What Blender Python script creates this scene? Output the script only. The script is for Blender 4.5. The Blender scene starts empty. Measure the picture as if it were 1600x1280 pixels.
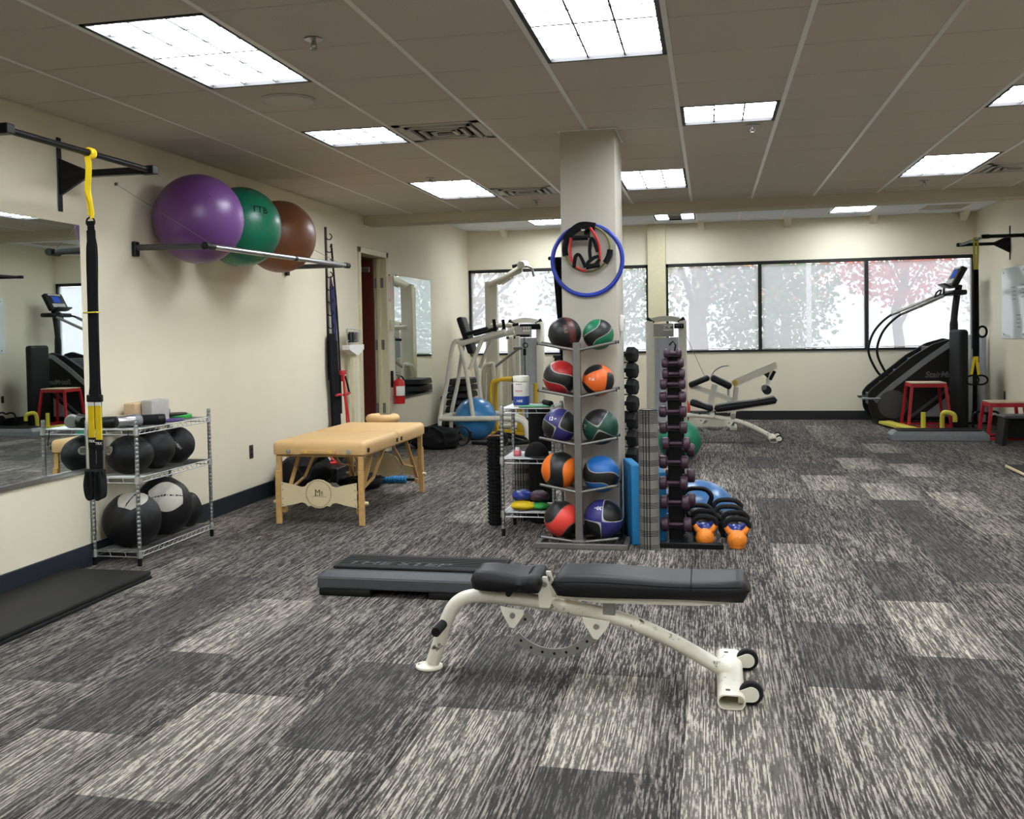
import bpy, bmesh, math, random
from mathutils import Vector, Matrix, noise
PI = math.pi
random.seed(7)
S = bpy.context.scene
COL = S.collection

# ------------------------------------------------------------------ camera, sky, exposure
XL, XR, YB, YF = -3.784, 3.775, 16.24, -3.2
ZC, ZC2, YS = 2.738, 3.02, 11.1
cd = bpy.data.cameras.new('camera'); cam = bpy.data.objects.new('camera', cd); COL.objects.link(cam)
cd.sensor_fit = 'HORIZONTAL'; cd.sensor_width = 36.0
cd.lens = 36.0 * 1611.9 / 1600.0
cd.shift_x = (800 - 743.7) / 1600.0
cd.shift_y = (575.85 - 640) / 1600.0
cd.clip_start = 0.05; cd.clip_end = 300
r_ = (0.9751, 0.221, -0.01865); u_ = (0.01047, 0.03812, 0.99922); f_ = (-0.22154, 0.97453, -0.03486)
cam.matrix_world = Matrix(((r_[0], u_[0], -f_[0], 0), (r_[1], u_[1], -f_[1], 0), (r_[2], u_[2], -f_[2], 1.406), (0, 0, 0, 1)))
S.camera = cam
S.view_settings.view_transform = 'Standard'; S.view_settings.look = 'None'
S.view_settings.gamma = 1.0; S.view_settings.use_curve_mapping = False
S.view_settings.exposure = 0.0
LAMP = 31.0         # radiance of the ceiling lenses
SKY = 4.2           # overcast sky
w = bpy.data.worlds.new('overcast_sky'); S.world = w; w.use_nodes = True
wn = w.node_tree.nodes; wl = w.node_tree.links
bg = wn['Background']
tc = wn.new('ShaderNodeTexCoord'); nz = wn.new('ShaderNodeTexNoise'); rp = wn.new('ShaderNodeValToRGB')
nz.inputs['Scale'].default_value = 1.6; nz.inputs['Detail'].default_value = 4
rp.color_ramp.elements[0].color = (0.86, 0.89, 1.0, 1); rp.color_ramp.elements[1].color = (0.96, 0.98, 1.0, 1)
wl.new(tc.outputs['Generated'], nz.inputs['Vector']); wl.new(nz.outputs['Fac'], rp.inputs['Fac']); wl.new(rp.outputs['Color'], bg.inputs['Color'])
bg.inputs['Strength'].default_value = SKY
S.cycles.use_denoising = True
S.cycles.max_bounces = 10; S.cycles.diffuse_bounces = 6; S.cycles.glossy_bounces = 5; S.cycles.transparent_max_bounces = 12
S.cycles.sample_clamp_indirect = 6.0
S.cycles.caustics_reflective = False; S.cycles.caustics_refractive = False

# ------------------------------------------------------------------ materials
def lin(c):
    return tuple((v / 12.92 if v <= 0.04045 else ((v + 0.055) / 1.055) ** 2.4) for v in [x / 255.0 for x in c])
def newmat(name):
    m = bpy.data.materials.new(name); m.use_nodes = True
    return m, m.node_tree.nodes, m.node_tree.links, m.node_tree.nodes['Principled BSDF']
def pm(name, rgb, rough=0.5, metal=0.0, var=0.06, scale=25.0, bump=0.0, bscale=150.0, coat=0.0, spec=0.5, dirt=None):
    m, N, L, B = newmat(name)
    c = lin(rgb)
    t = N.new('ShaderNodeTexCoord'); n = N.new('ShaderNodeTexNoise'); n.inputs['Scale'].default_value = scale; n.inputs['Detail'].default_value = 5
    L.new(t.outputs['Object'], n.inputs['Vector'])
    r = N.new('ShaderNodeValToRGB'); r.color_ramp.elements[0].position = 0.3; r.color_ramp.elements[1].position = 0.7
    r.color_ramp.elements[0].color = tuple(x * (1 - var) for x in c) + (1,)
    r.color_ramp.elements[1].color = tuple(min(1, x * (1 + var)) for x in c) + (1,)
    L.new(n.outputs['Fac'], r.inputs['Fac'])
    out = r.outputs['Color']
    if dirt:
        n2 = N.new('ShaderNodeTexNoise'); n2.inputs['Scale'].default_value = dirt[1]; n2.inputs['Detail'].default_value = 8; n2.inputs['Roughness'].default_value = 0.7
        L.new(t.outputs['Object'], n2.inputs['Vector'])
        r2 = N.new('ShaderNodeValToRGB'); r2.color_ramp.elements[0].position = dirt[2]; r2.color_ramp.elements[1].position = dirt[2] + 0.06
        r2.color_ramp.elements[0].color = (0, 0, 0, 1); r2.color_ramp.elements[1].color = (1, 1, 1, 1)
        L.new(n2.outputs['Fac'], r2.inputs['Fac'])
        mx = N.new('ShaderNodeMix'); mx.data_type = 'RGBA'; L.new(r2.outputs['Color'], mx.inputs['Factor'])
        L.new(out, mx.inputs['A']); mx.inputs['B'].default_value = lin(dirt[0]) + (1,); out = mx.outputs['Result']
    L.new(out, B.inputs['Base Color'])
    B.inputs['Roughness'].default_value = rough; B.inputs['Metallic'].default_value = metal
    B.inputs['Coat Weight'].default_value = coat; B.inputs['Specular IOR Level'].default_value = spec
    if bump:
        nb = N.new('ShaderNodeTexNoise'); nb.inputs['Scale'].default_value = bscale; nb.inputs['Detail'].default_value = 3
        L.new(t.outputs['Object'], nb.inputs['Vector'])
        bp = N.new('ShaderNodeBump'); bp.inputs['Strength'].default_value = bump; bp.inputs['Distance'].default_value = 0.004
        L.new(nb.outputs['Fac'], bp.inputs['Height']); L.new(bp.outputs['Normal'], B.inputs['Normal'])
    return m
def emat(name, rgb, strength):
    m, N, L, B = newmat(name)
    e = N.new('ShaderNodeEmission'); n = N.new('ShaderNodeTexNoise'); t = N.new('ShaderNodeTexCoord'); r = N.new('ShaderNodeValToRGB')
    n.inputs['Scale'].default_value = 6.0; L.new(t.outputs['Object'], n.inputs['Vector']); L.new(n.outputs['Fac'], r.inputs['Fac'])
    c = lin(rgb)
    r.color_ramp.elements[0].color = tuple(x * 0.9 for x in c) + (1,); r.color_ramp.elements[1].color = c + (1,)
    L.new(r.outputs['Color'], e.inputs['Color']); e.inputs['Strength'].default_value = strength
    L.new(e.outputs['Emission'], N['Material Output'].inputs['Surface']); N.remove(B)
    return m
def math_node(N, L, op, a, b=None, c=None):
    n = N.new('ShaderNodeMath'); n.operation = op
    for i, v in enumerate((a, b, c)):
        if v is None: continue
        if isinstance(v, (int, float)): n.inputs[i].default_value = v
        else: L.new(v, n.inputs[i])
    return n.outputs[0]
def ballmat(name, c1, c2, cl, kind, rot, off=0.0, wid=0.42, line=0.03, rough=0.42):
    """two-tone ball whose moulded panels meet along a curved pale seam"""
    m, N, L, B = newmat(name)
    t = N.new('ShaderNodeTexCoord'); mp = N.new('ShaderNodeMapping'); mp.inputs['Rotation'].default_value = tuple(math.radians(a) for a in rot)
    L.new(t.outputs['Object'], mp.inputs['Vector'])
    vn = N.new('ShaderNodeVectorMath'); vn.operation = 'NORMALIZE'; L.new(mp.outputs['Vector'], vn.inputs[0])
    s = N.new('ShaderNodeSeparateXYZ'); L.new(vn.outputs[0], s.inputs[0])
    x, y, z = s.outputs
    if kind == 'swirl':
        v = math_node(N, L, 'ADD', z, math_node(N, L, 'MULTIPLY', math_node(N, L, 'MULTIPLY', x, y), 1.3))
        d = math_node(N, L, 'SUBTRACT', math_node(N, L, 'ABSOLUTE', math_node(N, L, 'ADD', v, off)), wid)
    elif kind == 'sband':
        th = math.radians(rot[0]); x0, y0, z0 = s.outputs
        tt = math_node(N, L, 'ADD', math_node(N, L, 'MULTIPLY', x0, math.cos(th)), math_node(N, L, 'MULTIPLY', z0, math.sin(th)))
        ss = math_node(N, L, 'ADD', math_node(N, L, 'MULTIPLY', x0, -math.sin(th)), math_node(N, L, 'MULTIPLY', z0, math.cos(th)))
        v = math_node(N, L, 'ADD', tt, math_node(N, L, 'MULTIPLY', math_node(N, L, 'SINE', math_node(N, L, 'MULTIPLY', ss, 2.6)), rot[1]))
        d = math_node(N, L, 'SUBTRACT', math_node(N, L, 'ABSOLUTE', math_node(N, L, 'ADD', v, off)), wid)
        mp.inputs['Rotation'].default_value = (0, 0, 0)
    elif kind == 'band':
        d = math_node(N, L, 'SUBTRACT', math_node(N, L, 'ABSOLUTE', math_node(N, L, 'ADD', x, off)), wid)
    else:
        v = math_node(N, L, 'MULTIPLY', math_node(N, L, 'MULTIPLY', x, y), z)
        d = math_node(N, L, 'SUBTRACT', wid * 0.1, v)
        d = math_node(N, L, 'MULTIPLY', d, 3.0)
    inside = math_node(N, L, 'LESS_THAN', d, 0.0)
    seam = math_node(N, L, 'LESS_THAN', math_node(N, L, 'ABSOLUTE', d), line)
    m1 = N.new('ShaderNodeMix'); m1.data_type = 'RGBA'; L.new(inside, m1.inputs['Factor'])
    m1.inputs['A'].default_value = lin(c1) + (1,); m1.inputs['B'].default_value = lin(c2) + (1,)
    m2 = N.new('ShaderNodeMix'); m2.data_type = 'RGBA'; L.new(seam, m2.inputs['Factor']); L.new(m1.outputs['Result'], m2.inputs['A']); m2.inputs['B'].default_value = lin(cl) + (1,)
    L.new(m2.outputs['Result'], B.inputs['Base Color']); B.inputs['Roughness'].default_value = rough
    nb = N.new('ShaderNodeTexNoise'); nb.inputs['Scale'].default_value = 260; L.new(t.outputs['Object'], nb.inputs['Vector'])
    bp = N.new('ShaderNodeBump'); bp.inputs['Strength'].default_value = 0.12; bp.inputs['Distance'].default_value = 0.003
    L.new(nb.outputs['Fac'], bp.inputs['Height']); L.new(bp.outputs['Normal'], B.inputs['Normal'])
    return m

M = {}
M['wall'] = pm('wall_paint', (230, 222, 198), 0.75, var=0.02, scale=2.0, bump=0.08, bscale=220)
M['backwall'] = pm('window_wall_paint', (238, 231, 208), 0.75, var=0.02, scale=2.0, bump=0.06, bscale=220)
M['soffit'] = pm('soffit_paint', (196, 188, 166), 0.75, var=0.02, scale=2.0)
M['column'] = pm('column_paint', (192, 186, 172), 0.6, var=0.02, scale=3.0, bump=0.05, bscale=180)
M['cream'] = pm('cream_enamel', (214, 206, 172), 0.45, var=0.03)
M['baseb'] = pm('navy_rubber_base', (30, 36, 46), 0.5, var=0.1)
M['baseb2'] = pm('black_rubber_base', (24, 24, 26), 0.5, var=0.1)
M['tile'] = pm('ceiling_tile_mineral', (202, 194, 181), 0.95, var=0.10, scale=160, bump=0.35, bscale=260)
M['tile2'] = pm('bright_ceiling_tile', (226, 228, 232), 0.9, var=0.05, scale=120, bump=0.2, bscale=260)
M['tee'] = pm('ceiling_grid_enamel', (238, 235, 228), 0.3, var=0.03, spec=0.8)
M['plenum'] = pm('plenum_dark', (26, 24, 22), 0.9)
M['lens'] = emat('prismatic_lens_lit', (245, 250, 255), LAMP)
M['lens2'] = emat('bay_lens_lit', (245, 250, 255), 27.0)
M['lensbar'] = pm('lens_divider', (84, 86, 90), 0.5)
M['lampframe'] = pm('lamp_frame_black', (26, 26, 28), 0.5)
M['vent'] = pm('vent_enamel', (190, 186, 174), 0.4, var=0.04)
M['ventdark'] = pm('vent_gap', (28, 28, 28), 0.8)
M['chrome'] = pm('chrome_wire', (206, 208, 208), 0.38, 1.0, var=0.05)
M['zinc'] = pm('zinc_post', (168, 172, 172), 0.35, 1.0, var=0.15, scale=60)
M['steel'] = pm('grey_steel_tube', (128, 126, 122), 0.4, 0.6, var=0.05)
M['silver'] = pm('brushed_silver', (190, 192, 194), 0.28, 1.0, var=0.05)
M['white'] = pm('white_powder_coat', (232, 228, 212), 0.35, var=0.02, coat=0.15)
M['whiteworn'] = pm('white_powder_coat_worn', (230, 226, 210), 0.35, var=0.03, dirt=((70, 62, 52), 12.0, 0.60))
M['black'] = pm('black_plastic', (18, 18, 18), 0.45, var=0.12, spec=0.3)
M['blackmetal'] = pm('black_steel', (19, 19, 21), 0.38, 0.3, var=0.1, spec=0.3)
M['rubber'] = pm('black_rubber', (24, 24, 25), 0.7, var=0.15, bump=0.15, spec=0.3)
M['foam'] = pm('black_foam', (16, 16, 17), 0.85, var=0.15, bump=0.3, spec=0.3)
M['fabric'] = pm('black_fabric', (14, 14, 16), 0.9, var=0.2, bump=0.3, bscale=320, spec=0.3)
M['vinyl'] = pm('black_vinyl', (22, 22, 25), 0.46, var=0.08, bump=0.05, bscale=300, spec=0.3)
M['mat'] = pm('black_mat', (29, 28, 27), 0.6, var=0.12, scale=4, spec=0.3)
M['gunmetal'] = pm('gunmetal_plate', (150, 150, 145), 0.4, 0.6, var=0.12)
M['darkgrey'] = pm('dark_grey_plastic', (62, 64, 67), 0.5, var=0.08)
M['midgrey'] = pm('mid_grey_plastic', (124, 128, 132), 0.45, var=0.06)
M['tan'] = pm('tan_vinyl', (216, 178, 122), 0.5, var=0.03, scale=6, bump=0.08, bscale=120)
M['beech'] = pm('beech_wood', (204, 164, 104), 0.45, var=0.10, scale=40)
M['ply'] = pm('pale_birch_panel', (222, 206, 164), 0.45, var=0.03, scale=8)
M['ink'] = pm('dark_brown_print', (58, 40, 28), 0.6)
M['purple'] = pm('purple_burst_vinyl', (104, 62, 124), 0.36, var=0.03, bump=0.05, bscale=180)
M['teal'] = pm('green_burst_vinyl', (14, 108, 82), 0.33, var=0.03, bump=0.05, bscale=180)
M['brown'] = pm('brown_burst_vinyl', (126, 78, 50), 0.4, var=0.04, bump=0.05, bscale=180)
M['blueball'] = pm('blue_burst_vinyl', (60, 132, 190), 0.28, var=0.03)
M['green2'] = pm('green_rubber', (22, 112, 84), 0.45, var=0.05)
M['red2'] = pm('red_rubber', (200, 48, 36), 0.5, var=0.05)
M['leather'] = pm('black_soft_leather', (19, 19, 21), 0.5, var=0.1, bump=0.15, bscale=60, spec=0.3)
M['greypatch'] = pm('grey_soft_leather', (178, 174, 162), 0.55, var=0.06, bump=0.2, bscale=50)
M['yellow'] = pm('yellow_webbing', (232, 200, 20), 0.6, var=0.06)
M['yellowp'] = pm('yellow_enamel', (232, 190, 40), 0.4, var=0.04)
M['lime'] = pm('yellow_green_foam', (206, 196, 70), 0.6, var=0.08, scale=12)
M['tag'] = pm('white_print', (235, 235, 232), 0.6)
M['greyprint'] = pm('grey_print', (96, 98, 100), 0.4)
M['cork'] = pm('cork_block', (206, 178, 142), 0.8, var=0.15, scale=120)
M['greyblock'] = pm('grey_foam_block', (178, 176, 170), 0.8, var=0.04)
M['purplep'] = pm('purple_pad', (74, 58, 118), 0.7)
M['greenp'] = pm('green_pad', (62, 172, 84), 0.7)
M['greenpad'] = pm('pale_green_pad', (88, 158, 118), 0.7)
M['ringblue'] = pm('blue_ring_plastic', (34, 58, 168), 0.35)
M['redtube'] = pm('red_latex', (214, 44, 44), 0.4)
M['redweb'] = pm('red_plastic', (190, 34, 44), 0.45)
M['olive'] = pm('olive_latex', (120, 122, 62), 0.45)
M['navy'] = pm('navy_band', (30, 36, 84), 0.6)
M['plum'] = pm('plum_vinyl', (62, 36, 52), 0.5, var=0.08, bump=0.05)
M['gridgrey'] = pm('grey_foam_roller', (118, 116, 110), 0.75, var=0.06)
M['bluefoam'] = pm('blue_foam', (36, 132, 190), 0.7, var=0.05)
M['orange'] = pm('orange_vinyl', (238, 138, 40), 0.45, var=0.04)
M['kblue'] = pm('deep_blue_vinyl', (34, 52, 132), 0.3, var=0.05)
M['bosu'] = pm('bosu_blue', (60, 112, 168), 0.3, var=0.03)
M['redsteel'] = pm('red_powder_coat', (178, 28, 44), 0.4, var=0.05)
M['mahog'] = pm('dark_red_wood', (84, 32, 22), 0.4, var=0.14, scale=14)
M['brushed'] = pm('dull_hinge', (150, 148, 140), 0.45, 0.8)
M['extred'] = pm('extinguisher_red', (200, 26, 30), 0.3, coat=0.3)
M['paper'] = pm('white_label', (236, 234, 228), 0.6, var=0.02)
M['signpink'] = pm('faded_red_sign', (226, 178, 172), 0.6, var=0.04)
M['mirror'] = pm('mirror_silver', (232, 240, 236), 0.0, 1.0, var=0.0)
M['blueprint'] = pm('blue_label', (30, 66, 150), 0.5)
M['pinkprint'] = pm('pink_label', (222, 120, 130), 0.6)
M['outlet'] = pm('brown_outlet', (58, 50, 44), 0.5)
M['frostglass'] = pm('pale_glass_board', (214, 224, 220), 0.1, var=0.03, scale=2, coat=0.6)
M['screen'] = emat('console_screen_lit', (60, 90, 190), 0.9)
M['shroud'] = pm('translucent_shroud', (188, 194, 204), 0.4, var=0.05)
M['stone'] = pm('greyish_tan_board', (196, 178, 150), 0.6, var=0.08)
M['bark'] = pm('tree_bark', (150, 138, 132), 0.9, var=0.25, scale=6)
M['lawn'] = pm('late_lawn', (150, 152, 120), 0.95, var=0.15, scale=0.6)
M['leafg'] = pm('green_leaves', (130, 170, 118), 0.8, var=0.2, scale=3)
M['leafo'] = pm('orange_leaves', (246, 168, 96), 0.8, var=0.2, scale=3)
M['leafr'] = pm('red_leaves', (240, 110, 100), 0.8, var=0.2, scale=3)
M['leafp'] = pm('pale_leaves', (222, 206, 180), 0.8, var=0.2, scale=3)

# carpet: dark loop pile with pale yarn streaks along the room; tone of a tile comes from the tile itself
def carpet():
    m, N, L, B = newmat('streaked_carpet')
    g = N.new('ShaderNodeNewGeometry'); oi = N.new('ShaderNodeObjectInfo')
    tone = N.new('ShaderNodeSeparateColor'); L.new(oi.outputs['Color'], tone.inputs[0])
    def nt(sx, sy, det, seed):
        mp = N.new('ShaderNodeMapping'); mp.inputs['Scale'].default_value = (sx, sy, 1); mp.inputs['Location'].default_value = (seed, seed * 1.7, seed)
        L.new(g.outputs['Position'], mp.inputs['Vector'])
        n = N.new('ShaderNodeTexNoise'); n.inputs['Scale'].default_value = 1.0; n.inputs['Detail'].default_value = det; n.inputs['Roughness'].default_value = 0.6
        L.new(mp.outputs['Vector'], n.inputs['Vector']); return n.outputs['Fac']
    sp = N.new('ShaderNodeSeparateXYZ'); L.new(g.outputs['Position'], sp.inputs[0])
    def yarn(pitch, run, seed):
        # one noise track per yarn: straight dashes along the room
        cx = math_node(N, L, 'FLOOR', math_node(N, L, 'DIVIDE', sp.outputs[0], pitch))
        cb = N.new('ShaderNodeCombineXYZ'); L.new(math_node(N, L, 'MULTIPLY', cx, 7.313), cb.inputs[0]); L.new(math_node(N, L, 'MULTIPLY', sp.outputs[1], run), cb.inputs[1]); cb.inputs[2].default_value = seed
        n = N.new('ShaderNodeTexNoise'); n.inputs['Scale'].default_value = 1.0; n.inputs['Detail'].default_value = 2.5; n.inputs['Roughness'].default_value = 0.65
        L.new(cb.outputs[0], n.inputs['Vector']); return n.outputs['Fac']
    a = yarn(0.0044, 3.2, 3.1); b = yarn(0.0044, 15.0, 17.7); c = nt(7, 1.1, 1, 5.0); d = nt(330, 260, 1, 2.0)
    v = math_node(N, L, 'ADD', math_node(N, L, 'MULTIPLY', a, 0.60), math_node(N, L, 'MULTIPLY', b, 0.40))
    v = math_node(N, L, 'ADD', v, math_node(N, L, 'MULTIPLY', math_node(N, L, 'SUBTRACT', d, 0.5), 0.12))
    r = N.new('ShaderNodeValToRGB'); e = r.color_ramp.elements          # yarn factor, centred on 1 (stored / 3)
    e[0].position = 0.36; e[0].color = (0.07, 0.07, 0.07, 1)
    e[1].position = 0.68; e[1].color = (1, 0.98, 0.94, 1)
    for p_, q_ in ((0.45, 0.13), (0.50, 0.24), (0.54, 0.42), (0.60, 0.80)):
        k = e.new(p_); k.color = (q_, q_, q_ * 0.98, 1)
    L.new(v, r.inputs['Fac'])
    v = math_node(N, L, 'ADD', math_node(N, L, 'MULTIPLY', math_node(N, L, 'SUBTRACT', v, 0.5), 1.9), 0.5)
    L.new(v, r.inputs['Fac'])
    # a tile's own tone fades out yarn by yarn towards one side, as woven
    tco = N.new('ShaderNodeTexCoord'); so = N.new('ShaderNodeSeparateXYZ'); L.new(tco.outputs['Object'], so.inputs[0])
    uu = math_node(N, L, 'ADD', math_node(N, L, 'DIVIDE', so.outputs[0], 0.46), math_node(N, L, 'MULTIPLY', math_node(N, L, 'SUBTRACT', b, 0.5), 1.1))
    mr = N.new('ShaderNodeMapRange'); mr.interpolation_type = 'SMOOTHSTEP'; mr.inputs['From Min'].default_value = 0.62; mr.inputs['From Max'].default_value = 0.86
    mr.inputs['To Min'].default_value = 1.0; mr.inputs['To Max'].default_value = 0.12; L.new(uu, mr.inputs['Value'])
    own = math_node(N, L, 'ADD', math_node(N, L, 'MULTIPLY', math_node(N, L, 'SUBTRACT', tone.outputs[0], 0.47), mr.outputs[0]), 0.47)
    tn = math_node(N, L, 'ADD', own, math_node(N, L, 'MULTIPLY', math_node(N, L, 'SUBTRACT', c, 0.5), 0.30))
    base = N.new('ShaderNodeValToRGB'); e = base.color_ramp.elements
    e[0].position = 0.15; e[0].color = lin((66, 65, 64)) + (1,); e[1].position = 0.9; e[1].color = lin((140, 135, 127)) + (1,)
    k = e.new(0.5); k.color = lin((87, 83, 80)) + (1,); k = e.new(0.33); k.color = lin((74, 72, 70)) + (1,)
    L.new(tn, base.inputs['Fac'])
    ct = N.new('ShaderNodeValToRGB'); e = ct.color_ramp.elements         # how strongly the yarns stand out
    e[0].position = 0.18; e[0].color = (0.45, 0.45, 0.45, 1); e[1].position = 0.85; e[1].color = (0.60, 0.60, 0.60, 1)
    k = e.new(0.42); k.color = (0.95, 0.95, 0.95, 1); k = e.new(0.58); k.color = (0.9, 0.9, 0.9, 1)
    L.new(tn, ct.inputs['Fac'])
    fac = N.new('ShaderNodeMix'); fac.data_type = 'RGBA'; L.new(ct.outputs['Color'], fac.inputs['Factor']); fac.inputs['A'].default_value = (0.333, 0.333, 0.333, 1); L.new(r.outputs['Color'], fac.inputs['B'])
    m3 = N.new('ShaderNodeVectorMath'); m3.operation = 'MULTIPLY'; L.new(fac.outputs['Result'], m3.inputs[0]); L.new(base.outputs['Color'], m3.inputs[1])
    sc = N.new('ShaderNodeVectorMath'); sc.operation = 'SCALE'; sc.inputs['Scale'].default_value = 3.0; L.new(m3.outputs[0], sc.inputs[0])
    n5 = nt(60, 3, 1, 21.0)
    hue = N.new('ShaderNodeValToRGB'); hue.color_ramp.elements[0].color = (1.02, 0.985, 1.0, 1); hue.color_ramp.elements[1].color = (0.99, 1.0, 0.985, 1)
    hue.color_ramp.elements[0].position = 0.35; hue.color_ramp.elements[1].position = 0.65; L.new(n5, hue.inputs['Fac'])
    mx = N.new('ShaderNodeMix'); mx.data_type = 'RGBA'; mx.blend_type = 'MULTIPLY'; mx.inputs['Factor'].default_value = 1.0
    L.new(sc.outputs[0], mx.inputs['A']); L.new(hue.outputs['Color'], mx.inputs['B'])
    L.new(mx.outputs['Result'], B.inputs['Base Color']); B.inputs['Roughness'].default_value = 0.95; B.inputs['Specular IOR Level'].default_value = 0.15
    bp = N.new('ShaderNodeBump'); bp.inputs['Strength'].default_value = 0.5; bp.inputs['Distance'].default_value = 0.004
    L.new(v, bp.inputs['Height']); L.new(bp.outputs['Normal'], B.inputs['Normal'])
    return m
M['carpet'] = carpet()
def glassmat():
    m, N, L, B = newmat('window_glass')
    t = N.new('ShaderNodeBsdfTransparent'); gl = N.new('ShaderNodeBsdfGlossy'); mx = N.new('ShaderNodeMixShader'); fr = N.new('ShaderNodeFresnel')
    t.inputs['Color'].default_value = (0.96, 0.96, 0.97, 1); gl.inputs['Roughness'].default_value = 0.02; fr.inputs['IOR'].default_value = 1.35
    L.new(fr.outputs[0], mx.inputs[0]); L.new(t.outputs[0], mx.inputs[1]); L.new(gl.outputs[0], mx.inputs[2])
    L.new(mx.outputs[0], N['Material Output'].inputs['Surface']); N.remove(B); return m
M['glass'] = glassmat()
def shademat():
    m, N, L, B = newmat('mesh_window_shade')
    t = N.new('ShaderNodeBsdfTransparent'); d = N.new('ShaderNodeBsdfTranslucent'); mx = N.new('ShaderNodeMixShader')
    n = N.new('ShaderNodeTexNoise'); tcx = N.new('ShaderNodeTexCoord'); n.inputs['Scale'].default_value = 3.0; n.inputs['Detail'].default_value = 6
    L.new(tcx.outputs['Object'], n.inputs['Vector'])
    f = math_node(N, L, 'ADD', math_node(N, L, 'MULTIPLY', n.outputs['Fac'], 0.08), 0.80)
    t.inputs['Color'].default_value = (1, 1, 1, 1); d.inputs['Color'].default_value = (0.60, 0.61, 0.67, 1)
    L.new(f, mx.inputs[0]); L.new(t.outputs[0], mx.inputs[1]); L.new(d.outputs[0], mx.inputs[2])
    L.new(mx.outputs[0], N['Material Output'].inputs['Surface']); N.remove(B); return m
M['shade'] = shademat()

# ------------------------------------------------------------------ geometry helpers
def nb(): return bmesh.new()
def box(b, x0, x1, y0, y1, z0, z1, bev=0.0, seg=2, R=None):
    r = bmesh.ops.create_cube(b, size=1.0)
    vs = r['verts']
    c = Vector(((x0 + x1) / 2, (y0 + y1) / 2, (z0 + z1) / 2)); d = (x1 - x0, y1 - y0, z1 - z0)
    for v in vs: v.co = Vector((v.co.x * d[0], v.co.y * d[1], v.co.z * d[2]))
    if bev:
        es = list({e for v in vs for e in v.link_edges})
        g = bmesh.ops.bevel(b, geom=es, offset=min(bev, 0.49 * min(abs(q) for q in d)), segments=seg, profile=0.5, affect='EDGES')
        vs = list({v for f in g['faces'] for v in f.verts} | {v for v in vs if v.is_valid})
    for v in vs: v.co = (R @ v.co if R is not None else v.co) + c
    return vs
def frame(d):
    d = d.normalized(); a = Vector((0, 0, 1)) if abs(d.z) < 0.9 else Vector((1, 0, 0))
    u = d.cross(a).normalized(); return u, d.cross(u).normalized()
def tube(b, pts, r, n=10, closed=False, cap=True, flat=None, up=None):
    """round tube along pts; r number or list; flat=(w,t) makes a strap section with width along 'up' x direction"""
    P = [Vector(p) for p in pts]; k = len(P)
    rs = r if isinstance(r, (list, tuple)) else [r] * k
    rings = []; u = None
    for i in range(k):
        if closed: d = P[(i + 1) % k] - P[i - 1]
        else: d = P[min(i + 1, k - 1)] - P[max(i - 1, 0)]
        if d.length < 1e-9: d = Vector((0, 0, 1))
        d.normalize()
        if flat and up is not None:
            u = Vector(up) - d * Vector(up).dot(d); u.normalize(); v = d.cross(u)
        elif u is None: u, v = frame(d)
        else:
            u = u - d * u.dot(d)
            if u.length < 1e-6: u, v = frame(d)
            u.normalize(); v = d.cross(u)
        ring = []
        if flat:
            for sx, sy in ((-1, -1), (1, -1), (1, 1), (-1, 1)):
                ring.append(b.verts.new(P[i] + u * sx * flat[0] / 2 + v * sy * flat[1] / 2))
        else:
            for j in range(n):
                a = 2 * PI * j / n
                ring.append(b.verts.new(P[i] + (u * math.cos(a) + v * math.sin(a)) * rs[i]))
        rings.append(ring)
    m = len(rings[0])
    for i in range(k if closed else k - 1):
        A, B = rings[i], rings[(i + 1) % k]
        for j in range(m): b.faces.new((A[j], A[(j + 1) % m], B[(j + 1) % m], B[j]))
    if not closed and cap:
        b.faces.new(list(reversed(rings[0]))); b.faces.new(rings[-1])
def cyl(b, p0, p1, r0, r1=None, n=20):
    tube(b, [p0, p1], [r0, r0 if r1 is None else r1], n)
def lathe(b, prof, c=(0, 0, 0), R=None, n=28, rad=None, close=False):
    c = Vector(c); rings = []
    for (r, z) in prof:
        if r < 1e-6:
            p = Vector((0, 0, z)); rings.append([b.verts.new((R @ p if R is not None else p) + c)]); continue
        ring = []
        for j in range(n):
            a = 2 * PI * j / n; q = r * (rad(a, z) if rad else 1.0)
            p = Vector((q * math.cos(a), q * math.sin(a), z)); ring.append(b.verts.new((R @ p if R is not None else p) + c))
        rings.append(ring)
    for A, B in zip(rings, rings[1:]):
        if len(A) == 1 and len(B) == 1: continue
        for j in range(n):
            if len(A) == 1: b.faces.new((A[0], B[(j + 1) % n], B[j]))
            elif len(B) == 1: b.faces.new((A[j], A[(j + 1) % n], B[0]))
            else: b.faces.new((A[j], A[(j + 1) % n], B[(j + 1) % n], B[j]))
    if len(rings[0]) > 1: b.faces.new(list(reversed(rings[0])))
    if len(rings[-1]) > 1: b.faces.new(rings[-1])
def sph(b, c, r, nu=32, nv=20, R=None, fn=None):
    rr = r if isinstance(r, (tuple, list)) else (r, r, r)
    c = Vector(c); rings = []
    for i in range(nv + 1):
        th = PI * i / nv; ring = []
        for j in range(1 if i in (0, nv) else nu):
            ph = 2 * PI * j / nu
            d = Vector((math.sin(th) * math.cos(ph), math.sin(th) * math.sin(ph), math.cos(th)))
            k = fn(d) if fn else 1.0
            p = Vector((d.x * rr[0], d.y * rr[1], d.z * rr[2])) * k
            ring.append(b.verts.new((R @ p if R is not None else p) + c))
        rings.append(ring)
    for A, B in zip(rings, rings[1:]):
        for j in range(nu):
            if len(A) == 1: b.faces.new((A[0], B[j], B[(j + 1) % nu]))
            elif len(B) == 1: b.faces.new((A[j], B[0], A[(j + 1) % nu]))
            else: b.faces.new((A[j], B[j], B[(j + 1) % nu], A[(j + 1) % nu]))
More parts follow.
